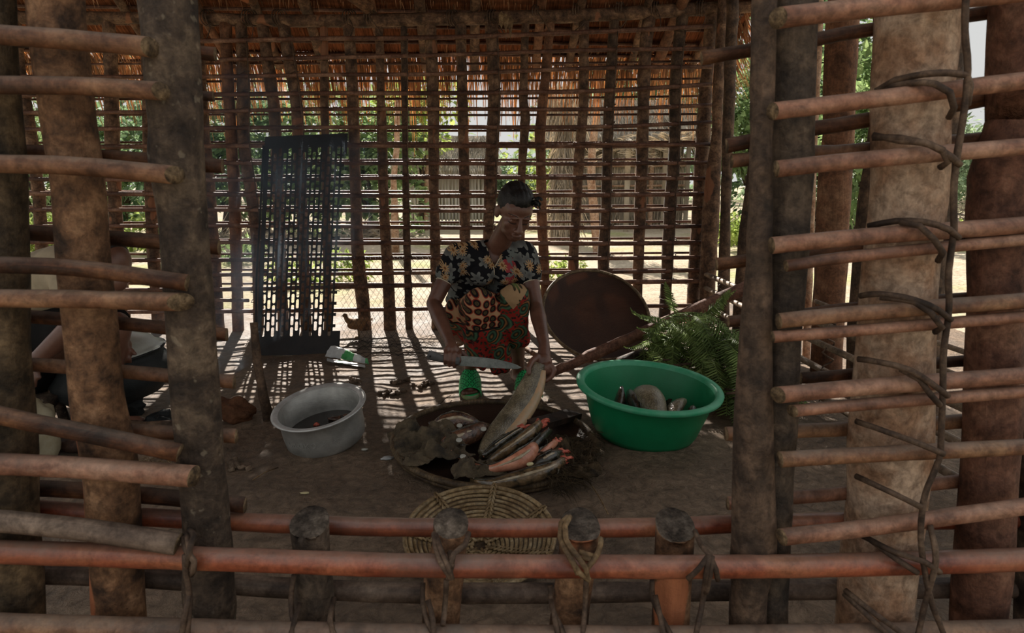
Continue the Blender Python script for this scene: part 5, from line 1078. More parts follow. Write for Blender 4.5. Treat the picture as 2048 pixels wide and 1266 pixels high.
# ------------------------------------------------------------------ people
from mathutils.bvhtree import BVHTree
def skin(name, c1, c2, r=.42):
    t = NT(name); v = t.coord(rnd=False); n = t.noise(v, 14, 4, .6); t.bump(t.noise(v, 260, 3, .6), .0006)
    t.set(t.ramp(n, [(.35, c1), (.65, c2)]), r, .45); t.b.inputs['Subsurface Weight'].default_value = .0; return t.m
M['skin'] = skin('dark_skin', (92, 62, 49), (114, 79, 64), .36)
M['hair'] = plain('black_hair', (16, 15, 14), .5, .4, 0, (28, 26, 24), 30, .003, 160)
M['toe'] = skin('toe_skin', (120, 82, 56), (150, 106, 74))
class Prim:
    def __init__(s): s.mb = MB()
    def cap(s, a, b, ra, rb, n=18):
        a = Vector(a); b = Vector(b); d = b - a; L = d.length; d = d / L; u = d.orthogonal().normalized(); w_ = d.cross(u); base = len(s.mb.v); rings = []
        for k in range(5): t_ = math.pi / 2 * k / 5; rings.append((a - d * ra * math.cos(t_), ra * math.sin(t_) + 1e-5))
        rings.append((a, ra)); rings.append((b, rb))
        for k in range(1, 6): t_ = math.pi / 2 * k / 5; rings.append((b + d * rb * math.sin(t_), rb * math.cos(t_) + 1e-5))
        for c, r_ in rings:
            for i in range(n): an = 2 * math.pi * i / n; s.mb.v.append(c + (u * math.cos(an) + w_ * math.sin(an)) * r_)
        K = len(rings)
        for j in range(K - 1):
            for i in range(n): i2 = (i + 1) % n; s.mb.face((base + j * n + i, base + j * n + i2, base + (j + 1) * n + i2, base + (j + 1) * n + i))
        s.mb.face([base + i for i in reversed(range(n))]); s.mb.face([base + (K - 1) * n + i for i in range(n)])
    def chain(s, pts, rad):
        for i in range(len(pts) - 1): s.cap(pts[i], pts[i + 1], rad[i], rad[i + 1])
    def ell(s, c, r, rot=None): s.mb.ell(c, r[0], r[1], r[2], 0, rot, 20, 14)
    def mesh(s, name, voxel, smooth=6, disp=None):
        me = s.mb.mesh(name); o = bpy.data.objects.new('tmp', me); C.objects.link(o)
        m = o.modifiers.new('r', 'REMESH'); m.mode = 'VOXEL'; m.voxel_size = voxel; m.adaptivity = 0
        if smooth: q = o.modifiers.new('s', 'SMOOTH'); q.factor = .5; q.iterations = smooth
        bpy.context.view_layer.update(); me2 = bpy.data.meshes.new_from_object(o.evaluated_get(bpy.context.evaluated_depsgraph_get()))
        bpy.data.objects.remove(o); me2.materials.clear(); me2.name = name
        if disp:
            nc = [];
            for v_, nm_ in [(v_.co.copy(), v_.normal.copy()) for v_ in me2.vertices]: nc.extend(v_ + disp(v_, nm_))
            me2.vertices.foreach_set('co', nc); me2.update()
        return me2
def bvh(me): return BVHTree.FromPolygons([v.co.copy() for v in me.vertices], [tuple(p.vertices) for p in me.polygons])
def hit(t_, px, py, lift=.0):
    d = ray(px, py).normalized(); h = t_.ray_cast(CAM, d); return (h[0] - d * lift) if h[0] is not None else None
def proj(p):
    q = p - CAM; z = q.dot(FWD); return 1024 + F * q.dot(RIGHT) / z, 633 - F * q.dot(UP) / z
def inpoly(x, y, pl):
    c = False; j = len(pl) - 1
    for i in range(len(pl)):
        if (pl[i][1] > y) != (pl[j][1] > y) and x < (pl[j][0] - pl[i][0]) * (y - pl[i][1]) / (pl[j][1] - pl[i][1]) + pl[i][0]: c = not c
        j = i
    return c
def delfaces(me, test):
    bm = bmesh.new(); bm.from_mesh(me); fs = [f for f in bm.faces if test(f.calc_center_median())]; bmesh.ops.delete(bm, geom=fs, context='FACES')
    bmesh.ops.solidify(bm, geom=bm.faces[:], thickness=.0) if False else None
    bm.to_mesh(me); bm.free()
# --- the woman: joints
sR, sL = P(914, 510, 3.06), P(1050, 508, 3.02); eR, eL = P(867, 607, 2.97), P(1072, 612, 2.90); wR, wL = P(900, 684, 2.74), P(1089, 690, 2.69)
nb = P(996, 489, 3.02); hc_ = P(1030, 425, 2.88); hipR, hipL = P(928, 648, 3.30), P(1000, 648, 3.30); kR, kL = P(960, 607, 2.87), P(1030, 595, 2.86); aR, aL = P(940, 744, 3.16), P(1036, 748, 3.18)
fa = math.radians(13); fp = math.radians(29); Fd = Vector((math.sin(fa) * math.cos(fp), -math.cos(fa) * math.cos(fp), -math.sin(fp))); Ud = Vector((math.sin(fa) * math.sin(fp), -math.cos(fa) * math.sin(fp), math.cos(fp)))
rl = max((Quaternion(Fd, math.radians(a_)) for a_ in (-6, 6)), key=lambda q_: (q_ @ Ud).x); Ud = rl @ Ud; Sd = Fd.cross(Ud) * -1; Sd = Ud.cross(Fd)
Hr = Matrix((Sd, Fd, Ud)).transposed()
if Hr.determinant() < 0: Sd = -Sd; Hr = Matrix((Sd, Fd, Ud)).transposed()
def H(x, y, z): return hc_ + Hr @ Vector((x, y, z))
root = thing('person', 'woman in floral blouse and printed wrap squatting, scaling a fish with a machete', 'person', (P(980, 700, 3.05).x, 3.05, 0))
b = Prim()
b.ell(H(0, -.016, .03), (.071, .09, .082), Hr); b.ell(H(0, .024, -.025), (.056, .058, .07), Hr); b.ell(H(0, .035, .035), (.056, .045, .045), Hr)
b.ell(H(0, .050, -.086), (.030, .028, .022), Hr); b.ell(H(0, .025, -.068), (.052, .048, .032), Hr); b.ell(H(0, .045, -.045), (.045, .04, .045), Hr)
for s_ in (-1, 1):
    b.ell(H(s_ * .031, .048, -.025), (.026, .025, .027), Hr); b.ell(H(s_ * .029, .073, .002), (.0155, .0115, .0095), Hr); b.ell(H(s_ * .028, .078, .02), (.022, .011, .007), Hr)
    b.ell(H(s_ * .0135, .094, -.034), (.0095, .010, .008), Hr); b.ell(H(s_ * .073, -.012, -.008), (.009, .019, .029), Hr @ Matrix.Rotation(.35 * s_, 3, 'Z'))
b.cap(H(0, .080, .012), H(0, .105, -.03), .008, .0125); b.ell(H(0, .088, -.058), (.023, .013, .0075), Hr); b.ell(H(0, .085, -.071), (.020, .013, .0078), Hr)
b.cap(H(0, -.02, -.055), nb + Vector((0, .01, -.01)), .043, .05)
for s_, sh in ((1, sL), (-1, sR)): b.cap(nb + Vector((0, .015, -.03)), sh + Vector((0, 0, .0)), .045, .042)
ch = P(984, 535, 3.08)
b.cap(P(950, 530, 3.09), P(940, 600, 3.2), .078, .085); b.cap(P(1016, 530, 3.07), P(1008, 600, 3.18), .078, .085); b.ell(P(984, 520, 3.05), (.10, .062, .075))
b.cap(P(940, 600, 3.2), hipR, .085, .1); b.cap(P(1008, 600, 3.18), hipL, .085, .1)
def arm(s0, e, w_): 
    b.chain([s0, s0.lerp(e, .5), e], [.043, .038, .032]); m_ = e.lerp(w_, .32); b.chain([e, m_, e.lerp(w_, .7), w_], [.032, .0345, .027, .0215])
arm(sR, eR, wR); arm(sL, eL, wL)
b.chain([hipR, kR, kR.lerp(aR, .4), aR], [.08, .05, .044, .028]); b.chain([hipL, kL, kL.lerp(aL, .4), aL], [.08, .05, .044, .028])
# feet
def foot(an, toe):
    d = toe - an; d.z = 0; d.normalize(); sd_ = Vector((-d.y, d.x, 0)); heel = Vector((an.x, an.y, .045)) - d * .03
    b.cap(an, heel + Vector((0, 0, .012)), .028, .032); b.chain([an + Vector((0, 0, -.01)), Vector((an.x, an.y, 0)) + d * .09 + Vector((0, 0, .052)), toe - d * .045 + Vector((0, 0, .04))], [.030, .030, .024])
    b.cap(heel, toe - d * .055 + Vector((0, 0, .038)), .03, .026); b.cap(toe - d * .06 + sd_ * .022 + Vector((0, 0, .036)), toe - d * .06 - sd_ * .024 + Vector((0, 0, .036)), .017, .018)
    for i, (o_, l, r_) in enumerate([(-.030, .0, .012), (-.013, .004, .0095), (.001, .0, .009), (.014, -.006, .0085), (.027, -.014, .008)]):
        q = toe + sd_ * o_ * (1 if toe.x > 1 else 1); b.cap(q - d * .05 + Vector((0, 0, .036)), q + d * (l - .012) + Vector((0, 0, .032)), r_, r_ * .95)
    return d, sd_
toeR = G(941, 801); toeR.z = 0; toeL = G(1068, 806); toeL.z = 0
dR, sdR = foot(aR, toeR); dL, sdL = foot(aL, toeL)
# right hand: fist round the machete handle
b.cap(wR, P(906, 700, 2.70), .022, .026); b.ell(P(905, 701, 2.700), (.038, .017, .022), Matrix.Rotation(.15, 3, 'Y'))
for kx, ky, tx, ty, r_ in [(891, 703, 890, 729, .0072), (900, 702, 899, 733, .0078), (910, 702, 909, 735, .008), (920, 704, 919, 731, .008)]:
    b.chain([P(kx, ky, 2.69), P(kx + (tx - kx) * .5, ky + 6, 2.666), P(tx, (ky + ty) / 2 + 4, 2.658), P(tx, ty - 2, 2.672), P(tx + 1, ty - 3, 2.695), P(tx + 1, ty - 10, 2.71)], [r_ * 1.15, r_ * 1.1, r_, r_, r_ * .95, r_ * .9])
b.chain([P(908, 698, 2.71), P(922, 704, 2.722), P(932, 713, 2.716), P(937, 722, 2.705)], [.014, .0125, .011, .009])
# left hand: grips the fish tail
b.cap(wL, P(1088, 712, 2.66), .022, .028); b.ell(P(1086, 724, 2.635), (.038, .024, .034), Matrix.Rotation(-.2, 3, 'Y'))
for k in range(4):
    r_ = .0088 - .0004 * k; yy = 2.605 + .017 * k
    b.chain([P(1101 - 2 * k, 729 + 2 * k, yy + .006), P(1109 - 3 * k, 740 + 2 * k, yy - .008), P(1104 - 4 * k, 753 + 2 * k, yy - .014), P(1092 - 4 * k, 762 + 2 * k, yy - .016), P(1082 - 3 * k, 760 + 2 * k, yy - .008)], [r_ * 1.25, r_ * 1.15, r_ * 1.05, r_, r_ * .85])
b.ell(P(1090, 738, 2.615), (.030, .020, .028)); b.chain([P(1074, 714, 2.63), P(1063, 724, 2.60), P(1057, 736, 2.575), P(1058, 747, 2.562)], [.0155, .0125, .0110, .0092])
bme = b.mesh('body', .0033, 5)
_bm = bmesh.new(); _bm.from_mesh(bme); _vs = [v_ for v_ in _bm.verts if (v_.co - hc_).length < .135 and (Hr.inverted() @ (v_.co - hc_)).x ** 2 < .066 ** 2]
for _ in range(7): bmesh.ops.smooth_vert(_bm, verts=_vs, factor=.5, use_axis_x=True, use_axis_y=True, use_axis_z=True)
_bm.to_mesh(bme); _bm.free(); tb = bvh(bme); body = link('body', bme, [M['skin']], root)
# hair
h = Prim(); h.ell(H(0, -.026, .040), (.0755, .090, .083), Hr); h.ell(H(0, -.055, -.005), (.062, .05, .06), Hr); h.ell(H(0, .022, .078), (.05, .05, .04), Hr)
def cornrow(p, n): q = Hr.inverted() @ (p - hc_); return n * (.0011 * math.sin(q.x * 300) * (1 if q.z > .0 else .4))
hme = h.mesh('hair', .0035, 3, cornrow); link('hair', hme, [M['hair']], root)
mb = MB()
for i in range(22):
    a = R.uniform(-.5, 1.0); p = H(-.035 - .03 * R.random(), .01 + .05 * R.random(), .10 - .035 * R.random()); d = Hr @ Vector((R.uniform(-1, -.4), R.uniform(-.1, .8), R.uniform(-.2, .7))) * .62
    mb.tube([p, p + d * .016 + Vector((0, 0, .004)), p + d * .026 + Vector((.002, 0, -.002)), p + d * .030 + Vector((.003, 0, -.010))], [.004, .0042, .004, .0032], 6, .006, jit=.3)
mb.build('hair_twists', [M['hair']], root)
for s_ in (-1, 1):
    q = []
    for i in range(7):
        f = i / 6 - .5; o_ = H(s_ * .029 + f * .030, .14, -.006 - .004 * math.cos(f * 3)); r_ = tb.ray_cast(o_, (Hr @ Vector((0, -1, 0)))); q.append(r_[0] + (Hr @ Vector((0, .0006, 0)))) if r_[0] is not None and (r_[0] - o_).length < .09 else None
    mb = MB(); mb.tube(q, .0017, 5, .006, 0, 0); mb.build('eyelashes', [M['hair']], root)
    q = []
    for i in range(7):
        f = i / 6 - .5; o_ = H(s_ * .031 + f * .036, .14, .024 + .005 * math.cos(f * 3)); r_ = tb.ray_cast(o_, (Hr @ Vector((0, -1, 0)))); q.append(r_[0]) if r_[0] is not None and (r_[0] - o_).length < .09 else None
    mb = MB(); mb.tube(q, .0022, 5, .006, 0, 0, .3, flat=.6); mb.build('eyebrow', [M['hair']], root)
q = []
for i in range(9):
    f = i / 8 - .5; r_ = tb.ray_cast(H(f * .040, .15, -.0645 + .003 * math.cos(f * 6)), (Hr @ Vector((0, -1, 0)))); q.append(r_[0]) if r_[0] is not None else None
mb = MB(); mb.tube(q, .0011, 5, .006, 0, 0); mb.build('mouth_line', [plain('mouth_line', (46, 26, 22), .6)], root)
# --- blouse
def flower_mask(t, vec, scale, n, a, b_, thr=None, seed=0):
    vo = t.new('ShaderNodeTexVoronoi', voronoi_dimensions='2D'); vo.inputs['Scale'].default_value = scale; vo.inputs['Randomness'].default_value = .75
    mp = t.new('ShaderNodeMapping'); mp.inputs['Location'].default_value = (seed, seed * .7, seed * 1.3); t.ln(vec, mp.inputs['Vector']); t.ln(mp.outputs[0], vo.inputs['Vector'])
    sb = t.new('ShaderNodeVectorMath', operation='SUBTRACT'); t.ln(mp.outputs[0], sb.inputs[0]); t.ln(vo.outputs['Position'], sb.inputs[1]); sx_ = t.new('ShaderNodeSeparateXYZ'); t.ln(sb.outputs[0], sx_.inputs[0])
    th = t.math('ARCTAN2', sx_.outputs['Y'], sx_.outputs['X']); rr = t.math('MULTIPLY', t.math('SQRT', t.math('ADD', t.math('MULTIPLY', sx_.outputs['X'], sx_.outputs['X']), t.math('MULTIPLY', sx_.outputs['Y'], sx_.outputs['Y']))), scale)
    lim = t.math('ADD', a, t.math('MULTIPLY', b_, t.math('COSINE', t.math('MULTIPLY', th, n)))); mk = t.math('LESS_THAN', rr, lim)
    if thr is not None:
        sc_ = t.new('ShaderNodeSeparateColor'); t.ln(vo.outputs['Color'], sc_.inputs[0]); mk = t.math('MULTIPLY', mk, t.math('GREATER_THAN' if thr > 0 else 'LESS_THAN', sc_.outputs[0], abs(thr)))
    return mk, rr
def flatcoord(t, ky=.35):
    tc_ = t.new('ShaderNodeTexCoord'); s_ = t.new('ShaderNodeSeparateXYZ'); t.ln(tc_.outputs['Object'], s_.inputs[0]); c_ = t.new('ShaderNodeCombineXYZ')
    t.ln(t.math('ADD', s_.outputs['X'], t.math('MULTIPLY', s_.outputs['Y'], ky)), c_.inputs[0]); t.ln(t.math('SUBTRACT', s_.outputs['Z'], t.math('MULTIPLY', s_.outputs['Y'], ky)), c_.inputs[1]); return c_.outputs[0]
t = NT('floral_cotton'); v = flatcoord(t); col = t.mix(0.0, (18, 18, 22), (18, 18, 22)); nz = t.noise(v, 60, 3, .6)
g1, r1 = flower_mask(t, v, 17, 5, .36, .12, None, 0); col = t.mix(g1, col, t.mix(t.ramp(r1, [(0, (0, 0, 0)), (.5, (255, 255, 255))]), (78, 79, 78), (124, 124, 118)))
p1, r2 = flower_mask(t, v, 13, 5, .36, .07, .9, 2.3); col = t.mix(p1, col, t.mix(nz, (120, 36, 42), (172, 76, 76)))
g2, r3 = flower_mask(t, v, 19, 5, .34, .13, -.45, 5.1); col = t.mix(g2, col, (104, 108, 104))
d1, r4 = flower_mask(t, v, 20, 11, .29, .13, .35, 7.7); col = t.mix(d1, col, t.mix(t.math('LESS_THAN', r4, .1), (172, 138, 98), (120, 78, 44)))
t.bump(t.noise(v, 18, 3, .5), .004); M['floral'] = t.set(col, .8, .2)
c = Prim(); c.cap(P(948, 528, 3.09), P(936, 596, 3.2), .092, .098); c.cap(P(1016, 528, 3.07), P(1012, 596, 3.18), .092, .098); c.ell(P(984, 518, 3.05), (.118, .078, .088)); c.ell(P(962, 548, 3.01), (.062, .05, .055)); c.ell(P(1014, 546, 3.0), (.058, .05, .055))
for sh, e in ((sR, eR), (sL, eL)):
    c.cap(nb + Vector((0, .02, -.035)), sh, .055, .056); c.cap(sh, sh.lerp(e, .38), .056, .058)
c.ell(P(912, 598, 3.18), (.05, .06, .035))
def folds(p, n): return n * (.004 * noise.noise(Vector((p.x * 16 + p.z * 7, p.y * 12, p.z * 9))) + .003 * noise.noise(p * 34))
cme = c.mesh('blouse', .0055, 4, folds)
V_ = [(972, 440), (1018, 440), (1018, 486), (1008, 500), (998, 516), (989, 532), (982, 518), (976, 500), (972, 482)]
ctr = nb.y + .01
delfaces(cme, lambda p: (inpoly(*proj(p), V_) and p.y < ctr + .02) or (p - (nb + Vector((0, 0, .02)))).length < .062)
ctree = bvh(cme)
link('blouse', cme, [M['floral']], root)
def piping(nm, pxs, mat, r_=.0022, tree=None):
    q = [hit(tree or ctree, a, b_, .0015) for a, b_ in pxs]; q = [x for x in q if x is not None]
    if len(q) > 1: mb = MB(); mb.tube(q, r_, 6, .01, 0, 0); return mb.build(nm, [mat], root)
M['piping'] = plain('cream_piping', (188, 176, 152), .7)
piping('neck_piping', [(971, 484), (975, 500), (981, 518), (987, 534), (989, 548), (988, 560), (986, 568)], M['piping'])
piping('neck_piping', [(1019, 484), (1009, 500), (999, 517), (990, 533)], M['piping'])
for sh, e in ((sR, eR), (sL, eL)):
    ax = (e - sh).normalized(); c0 = sh.lerp(e, .38) + ax * .045; u_ = ax.orthogonal().normalized(); w_ = ax.cross(u_); mb = MB(); q = []
    for i in range(25):
        a = 2 * math.pi * i / 24; o_ = c0 + (u_ * math.cos(a) + w_ * math.sin(a)) * .15; r_ = ctree.ray_cast(o_, (c0 - o_).normalized(), .14); q.append(r_[0] if r_[0] is not None and (r_[0] - c0).length < .07 else c0 + (o_ - c0) * .3)
    mb.tube(q, .0025, 6, .02, 0, 0); mb.build('sleeve_hem', [M['piping']], root)
# --- wrap skirt
t = NT('wax_print'); v = flatcoord(t); tc2 = t.coord('Object', rnd=False); sp = t.new('ShaderNodeSeparateXYZ'); t.ln(tc2, sp.inputs[0]); X_, Z_ = sp.outputs['X'], sp.outputs['Z']
ox = root.location.x
vo = t.new('ShaderNodeTexVoronoi', voronoi_dimensions='2D'); vo.inputs['Scale'].default_value = 27; vo.inputs['Randomness'].default_value = .35; t.ln(v, vo.inputs['Vector'])
dots = t.ramp(vo.outputs['Distance'], [(0, (110, 96, 60)), (.09, (28, 24, 20)), (.17, (96, 80, 50)), (.24, (24, 20, 18)), (.38, (24, 20, 18)), (.40, (136, 50, 32)), (.47, (136, 50, 32)), (.49, (176, 138, 102)), (1, (176, 138, 102))]); 
for e in t.n[-1].color_ramp.elements if hasattr(t.n[-1], 'color_ramp') else []: pass
pm, pr_ = flower_mask(t, v, 9, 1, .36, .16, None, 1.1); small = t.new('ShaderNodeTexVoronoi', voronoi_dimensions='2D'); small.inputs['Scale'].default_value = 60; t.ln(v, small.inputs['Vector'])
red = t.mix(t.ramp(small.outputs['Distance'], [(.25, (255, 255, 255)), (.4, (0, 0, 0))]), (138, 38, 30), t.ramp(t.noise(v, 25, 2, .5), [(.45, (44, 28, 24)), (.6, (60, 78, 54))]))
pais = t.ramp(pr_, [(0, (150, 110, 60)), (.10, (24, 26, 22)), (.18, (66, 96, 72)), (.25, (24, 22, 20)), (.30, (150, 100, 56)), (.34, (30, 26, 24)), (.42, (74, 104, 76)), (.5, (28, 24, 22))]); red = t.mix(pm, red, pais)
rstar = t.math('ADD', t.math('ABSOLUTE', t.math('SUBTRACT', X_, P(1026, 585, 2.82).x - ox)), t.math('MULTIPLY', t.math('ABSOLUTE', t.math('SUBTRACT', Z_, P(1026, 582, 2.82).z)), .8))
star = t.math('LESS_THAN', rstar, .062); sm, sr_ = flower_mask(t, v, 13, 8, .3, .1, None, 3.0)
starc = t.mix(sm, (158, 128, 94), t.ramp(sr_, [(0, (60, 110, 66)), (.12, (20, 24, 20)), (.2, (96, 110, 60)), (.3, (60, 50, 34))]))
isleft = t.math('LESS_THAN', X_, P(1000, 640, 2.88).x - ox); above = t.math('GREATER_THAN', t.math('ADD', Z_, t.math('MULTIPLY', X_, -.12)), P(960, 657, 2.85).z)
col = t.mix(t.math('MULTIPLY', isleft, above), red, dots); col = t.mix(star, col, starc)
# dark hem band with orange zigzag, low on the cloth
zz = t.math('ADD', Z_, t.math('MULTIPLY', t.math('PINGPONG', X_, .012), .8)); hem = t.math('LESS_THAN', zz, P(980, 738, 2.95).z); hb = t.math('COMPARE', zz, P(980, 744, 2.95).z, .006)
col = t.mix(hem, col, t.mix(hb, (34, 24, 22), (184, 92, 36))); line = t.math('COMPARE', t.math('ADD', Z_, t.math('MULTIPLY', X_, -.12)), P(960, 657, 2.85).z, .0045); col = t.mix(t.math('MULTIPLY', line, isleft), col, (26, 22, 20))
t.bump(t.noise(v, 15, 3, .5), .004); M['wrap'] = t.set(col, .8, .2)
k = Prim(); k.cap(P(934, 640, 3.28), kR, .105, .07); k.cap(P(1000, 640, 3.28), kL, .10, .064); k.cap(P(955, 608, 3.15), P(1000, 606, 3.12), .085, .08)
k.chain([kR, P(962, 660, 2.89), P(962, 712, 2.93)], [.070, .062, .060]); k.chain([kL, P(1031, 650, 2.90), P(1036, 676, 2.95)], [.062, .058, .052])
k.chain([P(992, 618, 2.89), P(995, 690, 2.92), P(1000, 728, 2.94)], [.055, .055, .05]); k.ell(P(914, 622, 3.14), (.062, .10, .065)); k.cap(P(945, 640, 3.1), P(950, 690, 3.05), .06, .05)
def sf(p, n):
    a = .006 * math.sin(p.x * 95 + 3.5 * noise.noise(p * 9)) * max(0, min(1, (.5 - p.z) * 5)); return n * (a + .005 * noise.noise(p * 15) + .003 * noise.noise(p * 33))
kme = k.mesh('wrap_skirt', .0055, 4, sf)
link('wrap_skirt', kme, [M['wrap']], root)
# slippers
def slipper(toe, d, sd_, lb):
    rt = thing('slipper', lb, 'slipper', toe - d * .12); mb = MB(); K = 28; L = .125
    def outline(a, sc_=1.0): x = math.cos(a); y = math.sin(a); return toe - d * (L - .012 - x * L * sc_) + sd_ * (y * (.046 + .008 * x) * sc_)
    for z, s_ in ((.0, .96), (.004, 1.0), (.018, 1.0), (.022, .97)):
        for i in range(K): p = outline(2 * math.pi * i / K, s_); mb.v.append(Vector((p.x, p.y, z + .002)))
    for j in range(3):
        for i in range(K): i2 = (i + 1) % K; mb.face((j * K + i, j * K + i2, (j + 1) * K + i2, (j + 1) * K + i), None, 0)
    mb.face([i for i in reversed(range(K))], None, 0); mb.face([3 * K + i for i in range(K)], None, 1); mb.build('sole', [plain('sole_edge', (104, 150, 84), .6, .3, 0, (150, 150, 120), 30), M['slip']], rt)
    mb = MB(); NA, NL = 28, 14
    for lay in (0, 1):
        for j in range(NL + 1):
            f = j / NL; back = .028 + .105 * f
            for i in range(NA + 1):
                a = math.pi * i / NA; r_ = .051 - .003 * lay + .003 * f; hgt = (.047 + .058 * f) - .003 * lay; p = toe - d * (back - .012 * math.sin(a) * (1 - 2 * f)) + sd_ * (r_ * math.cos(a)); e = .0 if lay else .0016 * (1 if ((i * 1.0 + j) % 4 < .5 or (i - j) % 4 < .5) else 0) * -1
                mb.v.append(Vector((p.x, p.y, .012 + hgt * math.sin(a) ** .8 + e)))
    W = NA + 1; O = W * (NL + 1)
    for j in range(NL):
        for i in range(NA):
            a = j * W + i; gr = (i + j) % 4 == 0 or (i - j) % 4 == 0; mb.face((a, a + 1, a + W + 1, a + W), None, 1 if gr else 0); mb.face((O + a, O + a + W, O + a + W + 1, O + a + 1), None, 0)
    for i in range(NA):
        mb.face((i, O + i, O + i + 1, i + 1)); a = NL * W + i; mb.face((a, a + 1, O + a + 1, O + a))
    mb.build('strap', [M['slip'], plain('slipper_groove', (20, 92, 52), .6)], rt)
M['slip'] = plain('slipper_green', (40, 168, 92), .45, .4, 0, (60, 184, 108), 20)
slipper(toeR, dR, sdR, 'bright green embossed slipper on the nearer foot of the woman'); slipper(toeL, dL, sdL, 'green slipper half hidden behind the held fish')
# machete
def ky(px): return 2.684 - (px - 860) / 180 * .075
root2 = thing('machete', 'worn grey machete held in her fist pointing at the fish', 'machete', P(940, 722, 2.66))
pl = [(918, 712), (945, 713), (975, 716), (1000, 720), (1020, 725), (1034, 730), (1043, 735), (1035, 738), (1010, 737), (975, 735), (945, 733), (918, 731)]
mb = MB(); n = len(pl); nrm = Vector((.35, .9, .05)).normalized() * .0014
mb.v = [P(a, b_, ky(a)) - nrm for a, b_ in pl] + [P(a, b_, ky(a)) + nrm for a, b_ in pl]; mb.face(list(range(n))); mb.face([2 * n - 1 - i for i in range(n)])
for i in range(n): j = (i + 1) % n; mb.face((i, n + i, n + j, j))
mb.build('blade', [plain('worn_steel', (118, 126, 122), .45, .5, .55, (160, 166, 162), 30, .001, 90)], root2, smooth=False)
mb = MB(); mb.tube([P(856, 708, ky(856)), P(864, 711, ky(864)), P(880, 716, ky(880)), P(900, 720, ky(900)), P(920, 722, ky(920))], [.017, .020, .0165, .015, .017], 14, .008, flat=.62, jit=.05, upv=(0, 0, 1)); hd = mb.build('handle', [plain('handle_grey', (70, 70, 70), .6, .4, 0, (96, 96, 94), 20)], root2)
mb = MB(); q = P(861, 711, ky(861)); mb.tube([q + Vector((0, -.013, 0)), q + Vector((0, .013, 0))], .0045, 10, .02); mb.build('rivet_hole', [M['iron']], root2)

# --- the neighbour by the pot, mostly hidden behind the left posts
root3 = thing('person', 'seated person in beige shirt and black skirt bending over pot behind left posts', 'person', (P(90, 700, 2.6).x, 2.6, 0))
n0 = P(165, 530, 2.58); hd_ = P(212, 536, 2.52)
b = Prim(); b.ell(hd_, (.075, .09, .1), Matrix.Rotation(.6, 3, 'Y')); b.cap(hd_ + Vector((-.03, .02, -.03)), n0, .05, .05); b.ell(hd_ + Vector((.055, -.03, -.045)), (.03, .03, .035)); b.ell(hd_ + Vector((.085, -.03, -.02)), (.014, .012, .018))
b.cap(n0, P(60, 575, 2.72), .09, .12); b.cap(P(60, 575, 2.72), P(50, 700, 2.75), .12, .14)
e1, w1_ = P(160, 640, 2.45), P(66, 728, 2.42); b.chain([P(130, 545, 2.52), e1, w1_], [.05, .042, .028]); b.chain([P(160, 540, 2.66), P(200, 640, 2.72), P(250, 690, 2.66)], [.045, .036, .026])
b.ell(P(62, 745, 2.41), (.022, .02, .035))
for i in range(4): b.chain([P(54 + 5 * i, 748, 2.40), P(55 + 5 * i, 764, 2.39), P(58 + 4 * i, 772, 2.405)], [.0095, .0085, .008])
b.chain([P(72, 740, 2.40), P(78, 755, 2.39)], [.011, .009]); b.ell(P(250, 700, 2.65), (.026, .02, .034))
for i in range(4): b.chain([P(243 + 5 * i, 706, 2.64), P(244 + 5 * i, 718, 2.63), P(246 + 5 * i, 724, 2.645)], [.009, .008, .0075])
b.chain([P(262, 700, 2.64), P(270, 708, 2.63)], [.01, .008])
for dx in (0, .10): b.chain([P(50, 690, 2.75) + Vector((dx, 0, -.02)), P(172, 668, 2.5) + Vector((dx * .4, dx, 0)), P(176, 810, 2.55) + Vector((dx * .3, .05, 0))], [.1, .07, .04]); q = P(176, 810, 2.55) + Vector((dx * .3, .05, 0)); b.cap(Vector((q.x, q.y, .05)), Vector((q.x + .09, q.y - .04 + dx, .035)), .035, .03); b.cap(q, Vector((q.x, q.y, .05)), .04, .035)
link('body', b.mesh('body', .006, 4), [M['skin']], root3)
h = Prim(); h.ell(hd_ + Vector((-.015, .01, .02)), (.082, .095, .1), Matrix.Rotation(.6, 3, 'Y')); link('hair', h.mesh('hair', .005, 2), [M['hair']], root3)
c = Prim(); c.cap(P(130, 548, 2.6), P(60, 580, 2.72), .112, .13); c.cap(P(60, 580, 2.72), P(52, 640, 2.75), .13, .13); c.cap(P(128, 548, 2.54), P(146, 590, 2.48), .064, .062)
link('shirt', c.mesh('shirt', .006, 4, lambda p, n: n * .008 * noise.noise(p * 14)), [plain('beige_cloth', (150, 138, 116), .85, .1, 0, (172, 158, 134), 8)], root3)
c = Prim(); c.cap(P(52, 660, 2.75), P(50, 720, 2.75), .155, .15)
for dx in (0, .10): c.cap(P(50, 672, 2.75) + Vector((dx, 0, 0)), P(166, 660, 2.52) + Vector((dx * .3, dx, 0)), .125, .085)
link('skirt', c.mesh('skirt', .007, 4, lambda p, n: n * .006 * noise.noise(p * 12)), [plain('black_cloth', (22, 21, 21), .9, .1)], root3)
st_ = thing('stool', 'low rough stool under the seated person on the far left', 'stool', (P(50, 700, 2.75).x, 2.75, 0)); mb = MB(); q = st_.location; zt = P(50, 720, 2.75).z - .13; mb.lathe([(0, max(.05, zt) - .03), (.15, max(.05, zt) - .03), (.155, max(.05, zt)), (0, max(.05, zt))], 20, 0, Matrix.Translation(q)); mb.build('seat', [M['bark_grey']], st_)
for a in (.5, 2.6, 4.7): mb = MB(); mb.tube([Vector((q.x + .1 * math.cos(a), q.y + .1 * math.sin(a), 0)), Vector((q.x + .08 * math.cos(a), q.y + .08 * math.sin(a), max(.05, zt) - .02))], .02, 8, .1, 0, 0, .1); mb.build('leg', [M['bark_grey']], st_)
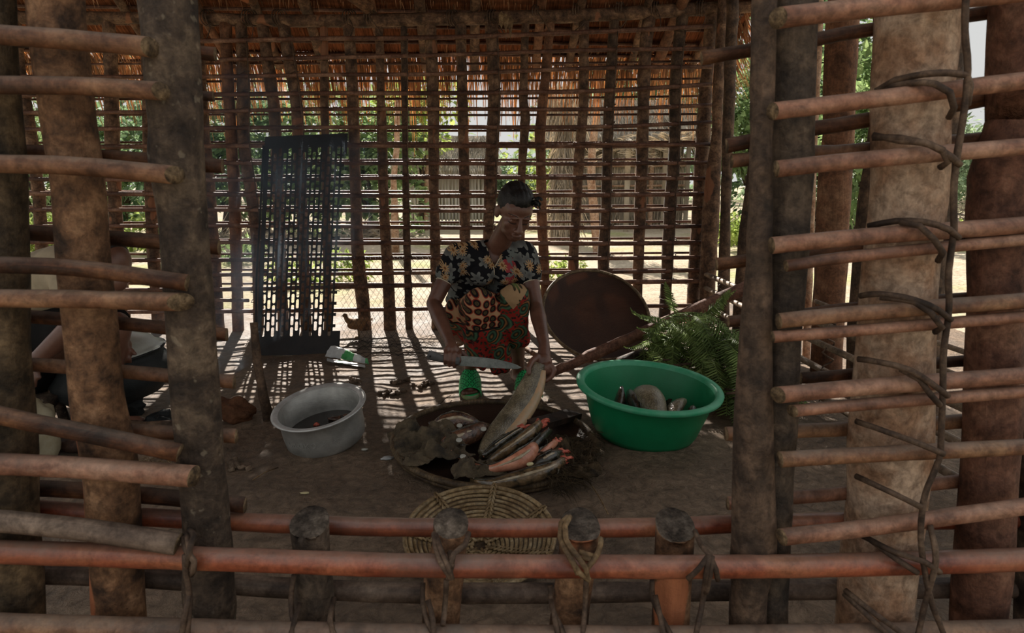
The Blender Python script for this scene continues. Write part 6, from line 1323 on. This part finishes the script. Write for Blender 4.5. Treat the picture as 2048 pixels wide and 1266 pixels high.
mb = MB(); q = P(78, 838, 2.38); mb.ell(Vector((q.x, 2.38, .12)), .062, .05, .115, jit=.35, seed=4, nu=24, nv=16); tag(mb.build('cloth_bag', [plain('pale_canvas', (150, 142, 120), .85, .1, 0, (120, 104, 74), 7)]), 'pale stained cloth bag on the floor behind the left posts', 'bag')
mb = MB(); q = P(263, 668, 3.3); mb.tube([Vector((q.x, 3.3, 0)), Vector((q.x, 3.3, .2))], .06, 16, .04, 0, 0, .1); mb.ell(Vector((q.x, 3.3, .21)), .06, .06, .03); tag(mb.build('dark_stump', [M['soot']]), 'dark rounded stump on the floor behind the lidded pot', 'jar')  # dark round stump in place of a post blurred by smoke
# ------------------------------------------------------------------ smoke
SM = True
if SM:
    mb = MB()
    q0 = P(500, 620, 3.35); mb.tube([Vector((q0.x - .35, 3.0, .05)), Vector((q0.x - .05, 3.35, .45)), Vector((q0.x + .15, 3.5, .85)), Vector((q0.x + .35, 3.6, 1.3))], [.14, .34, .45, .5], 20, .1)
    vm = bpy.data.materials.new('smoke'); vm.use_nodes = True; vn = vm.node_tree; vn.nodes.remove(vn.nodes['Principled BSDF']); vol = vn.nodes.new('ShaderNodeVolumePrincipled'); vol.inputs['Color'].default_value = (.62, .78, .95, 1); vol.inputs['Anisotropy'].default_value = .55
    nz = vn.nodes.new('ShaderNodeTexNoise'); nz.inputs['Scale'].default_value = 3.2; nz.inputs['Detail'].default_value = 2; tcn = vn.nodes.new('ShaderNodeTexCoord'); vn.links.new(tcn.outputs['Object'], nz.inputs['Vector'])
    rp = vn.nodes.new('ShaderNodeMapRange'); rp.inputs['From Min'].default_value = .42; rp.inputs['From Max'].default_value = .75; rp.inputs['To Max'].default_value = 1.1; vn.links.new(nz.outputs['Fac'], rp.inputs['Value']); vn.links.new(rp.outputs[0], vol.inputs['Density'])
    vn.links.new(vol.outputs[0], vn.nodes['Material Output'].inputs['Volume'])
    o = mb.build('smoke_plume', [vm]); tag(o, 'faint bluish smoke drifting up from the fire before the grille', 'smoke', None, 'stuff')
    sc.cycles.volume_step_rate = 2.5; sc.cycles.volume_max_steps = 48
